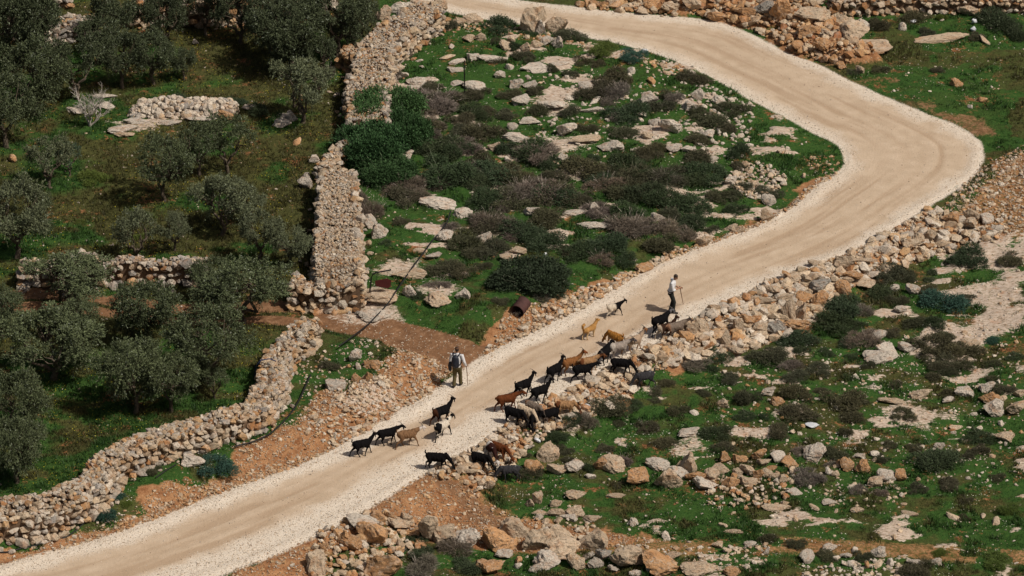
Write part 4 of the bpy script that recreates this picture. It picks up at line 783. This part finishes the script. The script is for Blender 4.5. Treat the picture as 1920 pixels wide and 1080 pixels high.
# foot x, foot y (middle between the hooves), heading, pose, coat, scale, category, label
GOATS = [(680,853,22,'w1','black',.95,'slim black goat walking last in line along the near end of the road'),
(727,832,22,'w3','black',.96,'black goat walking directly behind the brown goat with the white head'),
(765,836,18,'w2','brownwh',1.02,'light brown goat with a white head walking up the road'),
(829,792,38,'w1','rusty',1.05,'black goat with rusty brown hindquarters standing above the piebald goat'),
(830,819,48,'w2','pied',1.0,'black and white piebald goat in the middle of the road'),
(820,880,-8,'g1','black',1.08,'black goat grazing alone on the lower gravel shoulder with its tail up'),
(902,879,-30,'g1','black',.98,'black goat with its head down among the stones below the shoulder'),
(936,861,-40,'g2','brown',1.02,'dark reddish brown goat grazing downhill among the stones at the verge'),
(922,862,-75,'g2','whbl',.95,'dark goat with a white flank right beside the dark reddish brown goat'),
(955,902,188,'g2','dkgrey',.98,'dark grey goat grazing in the green grass below the road'),
(951,769,18,'w3','brown',1.06,'chestnut brown goat standing beside the cluster of grazing goats'),
(982,742,38,'w1','black',1.0,'black goat on the road just above the chestnut brown goat'),
(1013,753,32,'w1','black',1.0,'black goat looking up the road at the edge of the gravel'),
(965,796,-32,'g1','black',1.1,'large black goat grazing at the head of the clustered goats'),
(987,793,-42,'g1','cream',1.05,'cream goat grazing between two black goats at the verge'),
(1001,784,-45,'g2','greytan',1.0,'grey-brown goat grazing behind the cream goat'),
(1000,800,-100,'g2','black',.92,'small black goat grazing face down beside the cream goat'),
(1030,797,205,'g1','black',.98,'black goat grazing towards the left at the top of the stony verge'),
(1060,780,2,'g1','tan2',.98,'tan goat almost lost among the tan stones of the verge'),
(1040,713,48,'w1','black',1.0,'black goat behind the orange-brown goat in the middle of the herd'),
(1071,700,26,'s1','redtan',1.05,'orange-brown goat with its head raised in the middle of the herd'),
(1103,698,20,'w3','tan2',1.0,'sandy goat with a dark brown head walking beside two darker goats'),
(1093,713,12,'w2','black',1.02,'black goat in front of the sandy goat near the gravel shoulder'),
(1165,702,-12,'g1','black',1.05,'black goat stepping off the gravel with its head lowered'),
(1133,680,62,'w3','black',1.0,'black goat seen from behind beside the light grey goat'),
(1160,670,22,'w3','grey',1.02,'light grey goat with a dark head walking with the herd'),
(1188,659,32,'w1','creamtan',1.03,'cream goat with a tan head held high near the gravel'),
(1153,651,140,'g1','gold',.95,'golden brown goat bending down behind the light grey goat'),
(1152,592,28,'w2','wb',.72,'white and black goat alone on the far side of the road'),
(1238,622,42,'w2','blaze',1.15,'large black goat with a pale blaze below the man leaning on the stick'),
(1249,633,30,'w1','brwhite',.92,'dark brown goat with a pale rump beside the large black goat'),
(1267,632,25,'w3','greytan',1.0,'grey-brown goat at the very edge of the stone bank beneath the man'),
(1208,730,200,'g1','dkgrey',.98,'dark grey goat browsing among the bushes under the stone bank')]
goat_items = []; rr = np.random.default_rng(35)
for (fx, fy, hdg, pose, ct, sc, lab) in GOATS:
    p = G(fx, fy+1); g = empty('goat', p, R(hdg), label=lab, category='goat', group='goats of the herd on the road'); sc = 1+(sc-1)*.6; sc *= .92; g.scale = (sc*.96, sc*1.16, sc*1.02)
    me, hd, d = GM[pose]; b = link('goat_body', me, COAT[ct], parent=g)
    for s in (-1, 1):
        h = link('horn', HORN, M_HORN, parent=g); h.location = tuple(hd+d*.02+np.array([0, s*.03, .045])); h.scale = (1, s, 1)
        if 'g' in pose: h.rotation_euler = (0, R(55), 0)
    goat_items.append((g, fx, fy))
# the dog
p = [loft([(-.34, 0, .40), (-.2, 0, .39), (0, 0, .37), (.18, 0, .38), (.28, 0, .42)], [.06, .095, .105, .12, .08], [.08, .10, .11, .14, .10]), loft([(.22, 0, .42), (.34, 0, .52), (.40, 0, .58)], [.085, .07, .06]), loft([(.38, 0, .60), (.44, 0, .60), (.52, 0, .57), (.58, 0, .55)], [.06, .07, .04, .028]),
     loft([(-.32, 0, .44), (-.42, 0, .56), (-.42, 0, .66), (-.33, 0, .70), (-.27, 0, .64)], [.03, .05, .06, .05, .02])]
for s in (-1, 1):
    p.append(loft([(.40, s*.05, .64), (.39, s*.06, .70)], [.02, .006])); a = s*.07
    p.append(loft([(.2, s*.07, .40), (.2+a*.4, s*.075, .24), (.21+a, s*.07, .12), (.22+a, s*.07, .02)], [.055, .035, .026, .028])); p.append(loft([(-.25, s*.07, .40), (-.22-a*.3, s*.08, .28), (-.31-a*.7, s*.07, .17), (-.28-a, s*.07, .02)], [.08, .055, .026, .028]))
dog = link('dog', fuse('dog', p, .014, 2), coat('dog', (.34, .18, .060), legs=(.50, .36, .20)), label='golden dog with a curled tail trotting on the road behind the herd', category='dog'); dog.location = G(1106, 633); dog.rotation_euler = (0, 0, R(48)); dog.scale = (1.05,)*3

# ------------------------------------------------------------ people
M_SKIN = flat_mat('skin', (.30, .155, .095), .6, .3, .12, 8); M_SHIRT = flat_mat('white_cloth', (.60, .60, .62), .85, .1, .07, 5, .35); M_OLIVE = flat_mat('olive_cloth', (.095, .078, .038), .9, .1, .15, 5, .3)
M_DARKCLOTH = flat_mat('dark_cloth', (.020, .022, .020), .9, .1, .2, 5, .3); M_HAIR = flat_mat('dark_hair', (.022, .014, .010), .6, .3, .3, 30); M_NAVY = flat_mat('navy_nylon', (.014, .017, .028), .6, .3, .25, 9, .3)
M_SHOE = flat_mat('dark_shoe', (.018, .014, .012), .6, .3); M_CAP = flat_mat('brown_cap', (.10, .055, .035), .9, .1, .2, 12); M_STICK = flat_mat('stick_wood', (.16, .09, .05), .8, .2, .3, 20); M_BELT = flat_mat('belt_leather', (.05, .02, .012), .5, .4)
M_GREY = flat_mat('grey_band', (.30, .20, .18), .8)
def hand(w, d, side, curl):
    """wrist w, direction d; four bent fingers and a thumb"""
    w = np.array(w, float); d = np.array(d, float); d /= np.linalg.norm(d); q = [loft([w, w+d*.05, w+d*.09], [.028, .040, .038], [.018, .020, .016])]
    side = np.array(side, float); pal = np.cross(d, side); 
    for k, L in enumerate((.070, .080, .075, .058)):
        b = w+d*.088+side*(k-1.5)*.019; e1 = b+(d*(1-curl*.5)+pal*curl*.8)*L*.5; e2 = e1+(d*(1-curl)+pal*curl*1.2)*L*.5; q.append(loft([b-d*.012, e1, e2], [.0095, .009, .0075], None, 8))
    b = w+d*.035+side*-.035; q.append(loft([b, b-side*.022+d*.028+pal*.01, b-side*.02+d*.055+pal*.025], [.012, .011, .009], None, 8)); return q
def person(name, loc, rz, legs, arms, headp, lean, label, shirt, trousers, shoes, hairf):
    """legs: per side (hip, knee, ankle, toe dir); arms: per side (shoulder, elbow, wrist, hand dir, hand side, curl)"""
    t = empty(name, loc, rz, label=label, category='person')
    hc = np.array(headp); hip = np.array([0, 0, .95]); ch = np.array([lean*.55, 0, 1.28]); nk = np.array([lean*.9, 0, 1.50])
    B = [loft([hip-[0, 0, .08], hip+[0, 0, .06], (hip+ch)/2, ch, nk-[0, 0, .06], nk], [.15, .155, .135, .165, .13, .055], [.10, .10, .09, .115, .085, .055]), loft([nk-[0, 0, .03], nk*.5+hc*.5-[0, 0, .02], hc], [.055, .052, .055])]
    f = np.array([math.cos(hairf), 0, -math.sin(hairf)]); up = np.array([math.sin(hairf), 0, math.cos(hairf)])
    B += [ball(hc, (.092, .076, .112)), ball(hc+f*.035-up*.055, (.060, .052, .055)), loft([hc+f*.085+up*.02, hc+f*.112-up*.022], [.010, .016]), ball(hc+f*.088-up*.055, (.018, .026, .010))]
    for s in (-1, 1): B.append(ball(hc+np.array([0, s*.078, -.01]), (.020, .012, .032)))
    T = [loft([hip-[0, 0, .10], hip+[0, 0, .07], hip+[0, 0, .11]], [.170, .168, .155], [.125, .120, .105])]
    for (hp, kn, an, toe) in legs:
        hp, kn, an, toe = map(lambda v: np.array(v, float), (hp, kn, an, toe)); B += [loft([hp, (hp+kn)/2, kn, (kn*.6+an*.4), an], [.088, .078, .056, .056, .040]), loft([an-[0, 0, .02], an+toe*.10-[0, 0, .04], an+toe*.20-[0, 0, .055]], [.045, .045, .035], [.045, .03, .02])]
        T += [loft([hp, (hp+kn)/2, kn, (kn*.5+an*.5), an+[0, 0, .03]], [.105, .095, .078, .076, .072])]
    Sh = [loft([hip+[0, 0, -.02], hip+[0, 0, .08], (hip+ch)/2, ch, nk-[0, 0, .09], nk-[0, 0, .02], nk+[0, 0, .02]], [.170, .170, .155, .185, .155, .08, .062], [.125, .122, .115, .135, .10, .075, .062])]
    for (sh, el, wr, hdv, sd_, cu, slv) in arms:
        sh, el, wr = map(lambda v: np.array(v, float), (sh, el, wr)); B += [loft([nk*.4+sh*.6-[0, 0, .03], sh, (sh+el)/2, el, (el+wr)/2, wr], [.05, .055, .047, .040, .037, .027])]+hand(wr, hdv, sd_, cu)
        e = wr if slv == 1 else el*.65+wr*.35; Sh += [loft([nk*.5+sh*.5-[0, 0, .03], sh, (sh+el)/2, el]+([(el+e)/2, e] if slv else []), [.07, .078, .068, .060]+([.056, .046] if slv else []))]
    link('person_body', fuse('person_body', B, .007, 2), M_SKIN, parent=t)
    link('shirt', fuse('shirt', Sh, .011, 3), shirt, parent=t); link('trousers', fuse('trousers', T, .011, 3), trousers, parent=t)
    for (hp, kn, an, toe) in legs: an = np.array(an, float); toe = np.array(toe, float); link('shoe', fuse('shoe', [loft([an+[0, 0, .0]-toe*.05, an+toe*.04-[0, 0, .015], an+toe*.13-[0, 0, .04], an+toe*.21-[0, 0, .05]], [.048, .055, .052, .036], [.05, .06, .04, .028])], .010, 2), shoes, parent=t)
    cap_ = [ball(hc+up*.022-f*.020, (.094, .084, .104))]; cv, cf = cap_[0]; keep = [i for i, v in enumerate(cv) if (np.array(v)-hc)@up > -.055 and (np.array(v)-hc)@f < .075]
    me = mesh_np('hair', np.array([v if (np.array(v)-hc)@f < .070 or (np.array(v)-hc)@up > .05 else hc+(np.array(v)-hc)*.86 for v in cv]), np.array(cf), True); link('hair', me, M_HAIR, parent=t)
    for s in (-1, 1): v, fc = ball(hc+f*.086+up*.008+np.array([0, s*.030, 0]), (.008, .010, .006), 1); link('eye', mesh_np('eye', np.array(v), np.array(fc), True), M_HAIR, parent=t)
    return t, hc, f, up, nk
# man with the backpack, seen from behind, walking up the road with a stick in his right hand
g1 = G(857, 726)
t, hc, f, up, nk = person('person', g1, R(74), [((0, .09, .93), (.05, .10, .50), (-.10, .10, .085), (1, .05, 0)), ((0, -.09, .93), (.12, -.10, .51), (.17, -.10, .085), (1, -.05, 0))],
   [((.0, .20, 1.44), (-.02, .27, 1.15), (.04, .27, .90), (.1, 0, -1), (1, 0, 0), .5, 1), ((.02, -.20, 1.44), (-.01, -.30, 1.17), (.10, -.33, .96), (.5, 0, -.8), (0, 1, 0), .9, 1)], (.04, 0, 1.66), .04,
   'man seen from behind in white shirt, olive trousers and cap walking up the road', M_SHIRT, M_OLIVE, M_SHOE, .05)
v, fc = ball((.045, 0, 1.725), (.115, .098, .055)); cp = link('cap', mesh_np('cap', np.array(v), np.array(fc), True), M_CAP, parent=t)
bp = empty('backpack', g1, R(74), label='dark navy backpack on the back of the man in olive trousers', category='backpack')
link('bag', fuse('bag', [loft([(-.19, 0, .99), (-.21, 0, 1.05), (-.22, 0, 1.25), (-.20, 0, 1.42), (-.15, 0, 1.49)], [.12, .155, .16, .14, .07], [.07, .10, .11, .09, .05]), loft([(-.29, 0, 1.08), (-.30, 0, 1.22)], [.09, .09], [.05, .04])], .012, 2), M_NAVY, parent=bp)
for s in (-1, 1): a = tube([(-.16, s*.10, 1.46), (-.03, s*.13, 1.535), (.10, s*.13, 1.44), (.13, s*.14, 1.28), (.04, s*.185, 1.12), (-.12, s*.14, 1.06)], [.024]*6, 6); link('strap', mesh_np('strap', *a, True), M_NAVY, parent=bp)
bpk = link('dark_jacket', fuse('dark_jacket', [loft([(-.06, .25, 1.10), (-.05, .28, .95), (-.03, .27, .78), (0, .26, .70)], [.06, .075, .07, .04])], .012, 2), M_NAVY, label='dark jacket hanging at the left side of the man with the backpack', category='jacket'); bpk.location = g1; bpk.rotation_euler = (0, 0, R(74))
def stick(name, base, rz, pts, rad, label):
    o = link(name, mesh_np(name, *tube(pts, rad, 7), True), M_STICK, label=label, category='walking stick'); o.location = base; o.rotation_euler = (0, 0, rz); return o
stick('walking_stick', g1, R(74), [(.10, -.345, .97), (.16, -.345, .90), (.175, -.36, .6), (.21, -.38, .02)], [.016, .015, .014, .011], 'thin dark walking stick held by the man with the backpack')
# man leaning on a stick, in profile, head bowed
g2 = G(1257, 586)
t, hc, f, up, nk = person('person', g2, R(-4), [((0, .09, .93), (.09, .10, .50), (-.01, .09, .085), (1, .15, 0)), ((0, -.09, .93), (.15, -.09, .52), (.10, -.08, .085), (1, -.1, 0))],
   [((.04, .20, 1.42), (.08, .25, 1.14), (.33, .05, 1.13), (.8, -.5, .1), (0, 0, 1), .9, 2), ((.04, -.20, 1.42), (.10, -.24, 1.13), (.35, -.03, 1.16), (.8, .4, 0), (0, 0, 1), .9, 2)], (.19, 0, 1.63), .12,
   'man in a white shirt and dark trousers looking down and leaning on a stick', M_SHIRT, M_DARKCLOTH, M_SHOE, .75)
bl = tube([(math.cos(a)*.128, math.sin(a)*.175, 1.0) for a in np.linspace(0, 2*math.pi, 17)], [.018]*17, 6); link('belt', mesh_np('belt', *bl, True), M_BELT, parent=t)
stick('walking_stick', g2, R(-4), [(.36, -.01, 1.22), (.39, .17, .95), (.44, .45, .50), (.50, .80, -.02)], [.018, .017, .015, .012], 'brown stick gripped in both hands by the man with bowed head')

# ------------------------------------------------------------ barrel, hanging plate, post, cable, litter
M_RUST = flat_mat('rusty_steel', (.062, .028, .025), .75, .3, .35, 4, .4, .2); M_BLACK = flat_mat('black_paint', (.010, .010, .010), .5, .4); M_PLATE = flat_mat('dark_red_paint', (.075, .012, .012), .55, .4, .2, 5); M_PLAS = flat_mat('white_plastic', (.50, .52, .55), .4, .5, .05); M_RUBBER = flat_mat('black_rubber', (.012, .012, .012), .6, .3)
def drum(Rr, L, wall_=.02, n=40):
    prof = []
    for x in np.linspace(0, L, 25): prof.append((x, Rr+.012*math.exp(-((x-L*.33)/.02)**2)+.012*math.exp(-((x-L*.67)/.02)**2)+(.014 if x < .02 or x > L-.02 else 0)))
    prof += [(L-.03, Rr-wall_), (L*.93, Rr-wall_), (.04, Rr-wall_), (0, Rr-wall_)]; V = []; Fq = []; m = len(prof)
    for i in range(n):
        a = 2*np.pi*i/n; 
        for x, q in prof: dnt = 1-.10*math.exp(-((a-2.2)/.5)**2)*math.exp(-((x-L*.75)/(L*.3))**2); V.append((x, math.cos(a)*q*dnt, math.sin(a)*q*dnt))
    for i in range(n):
        for k in range(m): Fq.append((i*m+k, ((i+1) % n)*m+k, ((i+1) % n)*m+(k+1) % m, i*m+(k+1) % m))
    return np.array(V), np.array(Fq)
b0 = G(970, 590); bt = empty('barrel', b0, 0, label='rusty open steel barrel lying on the orange bank below the round bush', category='barrel'); bt.rotation_euler = (0, R(-14), R(62)); bt.location.z += .30
link('drum', mesh_np('drum', *drum(.28, .64), True), M_RUST, parent=bt)
v = np.array([(.61, math.cos(a)*.26, math.sin(a)*.26) for a in np.linspace(0, 2*np.pi, 24, endpoint=False)]+[(.61, 0, 0)]); link('drum_lid', mesh_np('drum_lid', v, np.array([(i, (i+1) % 24, 24) for i in range(24)])), M_RUST, parent=bt)
s0 = G(692, 564); k = scr(*[np.float64(q) for q in s0])[2]; bp_ = empty('signpost', s0, 0, label='bent black pole with an arm and a dark red plate hanging near the rubble wall', category='sign post')
u = 1/k; link('pole', mesh_np('pole', *tube([(0, 0, -.1), (2*u, 0, 25*u), (5*u, 0, 52*u), (8*u, 0, 60*u), (14*u, 0, 63*u), (42*u, .12, 66*u)], [.032]*6, 8), True), M_BLACK, parent=bp_)
out = [(12, 45), (34, 50), (42, 46), (41, 33), (36, 29), (14, 33), (12, 38)]; V = [(x*u, .04+s, y*u) for s in (-.008, .008) for x, y in out]; n = len(out); bm = bmesh.new(); vs = [bm.verts.new(q) for q in V]; bm.faces.new(vs[:n]); bm.faces.new(vs[n:][::-1])
for i in range(n): bm.faces.new((vs[i], vs[i+n], vs[(i+1) % n+n], vs[(i+1) % n]))
bmesh.ops.recalc_face_normals(bm, faces=bm.faces); m = bpy.data.meshes.new('plate'); bm.to_mesh(m); bm.free(); link('plate', m, M_PLATE, parent=bp_)
for a in ((15, 46), (35, 50)): link('wire', mesh_np('wire', *tube([(a[0]*u, .04, a[1]*u-.02), (a[0]*u, .05, 64*u)], [.007, .007], 5)), M_BLACK, parent=bp_)
q0 = G(871, 180); q1 = Vector((q0.x, q0.y, q0.z+1.75)); o = link('post', mesh_np('post', *tube([(0, 0, -.1), (0, 0, 1), (.0, 0, 1.75)], [.03, .028, .024], 7), True), M_BLACK, label='thin dark iron post standing upright in the scrub below the far road', category='post'); o.location = q0
def cable(name, pts, rad, label, lift=.03):
    P_ = []
    for a, b in zip(pts[:-1], pts[1:]):
        for t in np.linspace(0, 1, 7)[:-1]: P_.append(np.array(a)+(np.array(b)-np.array(a))*t)
    P_.append(np.array(pts[-1])); W_ = np.array([tuple(G(*p)) for p in P_]); W_[:, 2] = sample(H, W_[:, 0], W_[:, 1])+rad*.8+lift; 
    for _ in range(2): W_[1:-1] = (W_[:-2]+W_[1:-1]*2+W_[2:])/4
    return link(name, mesh_np(name, *tube(W_, [rad]*len(W_), 6), True), M_RUBBER, label=label, category='hose')
cable('hose', [(845,405),(838,428),(815,455),(795,482),(770,515),(750,545),(722,585),(690,618),(660,642),(636,658)], .032, 'black hose running from the scrub down across the dirt track', .20)
cable('hose', [(582,708),(565,748),(550,775),(528,800),(505,820),(480,832),(440,843)], .032, 'black hose lying on the grass outside the bend of the near stone wall', .10)
cable('hose', [(330,873),(310,885),(292,898)], .025, 'short piece of black hose at the foot of the stone wall')
cable('hose', [(165,972),(130,990),(100,1002),(50,1014),(-20,1019)], .028, 'black hose along the foot of the wall in the lower left corner')
# a blue pipe draped over the wall
bpos = G(500, 735); pts = []
for (x, y, z) in ((478,735,.1),(482,715,.95),(492,705,1.2),(508,702,1.22),(520,705,1.22)): a = P(x, y+z*38, 0); pts.append((float(a[0]), float(a[1]), float(sample(H, *a))+z))
link('pipe', mesh_np('pipe', *tube(pts, [.022]*5, 6), True), flat_mat('blue_pipe', (.03, .045, .12), .5, .3), label='thin dark blue pipe draped over the near stone wall', category='pipe')
def bag(px, py, w, h, seed, label, name='plastic_bag'):
    V, Fc = stone(3, seed, 5, rough=.25); p = G(px, py); s = wid(px, py); o = link(name, mesh_np(name, V, Fc, True), M_PLAS, label=label, category='litter'); o.location = (p.x, p.y+.1, p.z+h/s*.45); o.scale = (w/s*.5, w/s*.4, h/s*.5)
bag(1208, 101, 14, 10, 401, 'white plastic bag on the inner verge of the far road'); bag(1826, 47, 12, 12, 402, 'upper of two pale plastic scraps by the dark bush in the upper meadow'); bag(1826, 60, 15, 10, 403, 'lower of two white plastic scraps by the dark bush in the upper meadow')
bag(1008, 833, 16, 11, 404, 'crumpled white plastic bag in the grass below the herd'); bag(1522, 802, 30, 8, 405, 'long white scrap lying under a brown bush in the right meadow'); bag(1713, 44, 18, 8, 406, 'narrow white scrap caught in the bushes of the upper meadow'); bag(1023, 481, 7, 7, 407, 'small round white object in the scrub above the round bush')
bag(1097, 768, 20, 10, 408, 'pale scrap of plastic behind the grey-brown twiggy bush by the herd')

# ------------------------------------------------------------ labels that single out each tree, bush and rock
MARKS = [(858,690,'the man with the backpack'),(1262,550,'the man leaning on a stick'),(967,572,'the rusty barrel'),(716,525,'the hanging dark red plate'),(871,150,'the thin iron post'),(185,205,'the bare bleached tree'),(1000,515,'the round bush by the barrel'),
 (715,250,'the tall green thicket'),(1107,622,'the golden dog'),(830,800,'the piebald goat'),(1920,1080,'the bottom right corner'),(1920,0,'the top right corner'),(0,0,'the top left corner'),(0,1080,'the bottom left corner'),(1920,540,'the right edge\'s middle'),
 (960,1080,'the bottom edge\'s middle'),(1840,290,'the road bend\'s outer edge'),(1585,305,'the road bend\'s inner tip'),(870,670,'the dirt track\'s mouth'),(600,600,'the near wall\'s upper end'),(340,200,'the stone heap in the grove'),
 (290,510,'the low terrace wall'),(635,420,'the broad rubble wall'),(822,870,'the black goat grazing alone'),(1208,97,'the white bag by the far road'),(955,890,'the dark grey goat in the grass'),(1157,590,'the white and black goat'),(500,760,'the near wall\'s bend'),
 (700,130,'the curving rubble wall'),(1208,718,'the browsing dark goat'),(1826,50,'the two white scraps'),(1522,798,'the long white scrap'),(1773,570,'the big blue-green bush'),(960,0,'the top edge\'s middle'),(0,540,'the left edge\'s middle'),(1008,830,'the crumpled white bag'),(1157,660,'the light grey goat')]
ORD = ['closest', 'second closest', 'third closest', 'fourth closest', 'fifth closest', 'sixth closest', 'seventh closest', 'eighth closest', 'ninth closest', 'tenth closest']
def sector(dx, dy):
    return ['right of', 'lower right of', 'below', 'lower left of', 'left of', 'upper left of', 'above', 'upper right of'][int(((math.degrees(math.atan2(dy, dx))+22.5) % 360)//45)]
def relabel(items, phrase):
    """items: (object, px, py, key); rank every item among those of its key around each mark, take the lowest rank"""
    best = {}
    for mx, my, mn in MARKS:
        grp = {}
        for i, (o, px, py, key) in enumerate(items):
            if not (0 <= px <= 1920 and 0 <= py <= 1080): px, py = min(max(px, 1), 1919), min(max(py, 1), 1079)
            d = math.hypot(px-mx, py-my); grp.setdefault((key, sector(px-mx, py-my)), []).append((d, i))
        for (key, sc_), L in grp.items():
            L.sort()
            for rk, (d, i) in enumerate(L):
                c = (rk*90+d, rk, sc_, mn)
                if i not in best or c < best[i]: best[i] = c
    for i, (o, px, py, key) in enumerate(items):
        c, rk, sc_, mn = best[i]; o['label'] = phrase(key, ORD[min(rk, 9)], sc_, mn)
relabel([(o, x, y-h/2, t) for (o, x, y, h, t) in [(a[0], a[1], a[2], 0, a[4]) for a in shrub_items]], lambda k, r_, s, m: f"{SHC[k][1]} bush, {r_} such {s} {m}")
relabel([(a[0], a[1], a[2], (a[4], a[5])) for a in rock_items], lambda k, r_, s, m: f"{RC_[k[0]][1]} {'rock slab' if k[1] else 'boulder'}, {r_} such {s} {m}")
TN = ['grey-green', 'grey-green', 'silvery grey-green', 'dark bluish', 'dark green']
relabel([(a[0], a[1], a[2], TN[a[6]]) for a in tree_items], lambda k, r_, s, m: f"{k} olive tree, {r_} such {s} {m}")
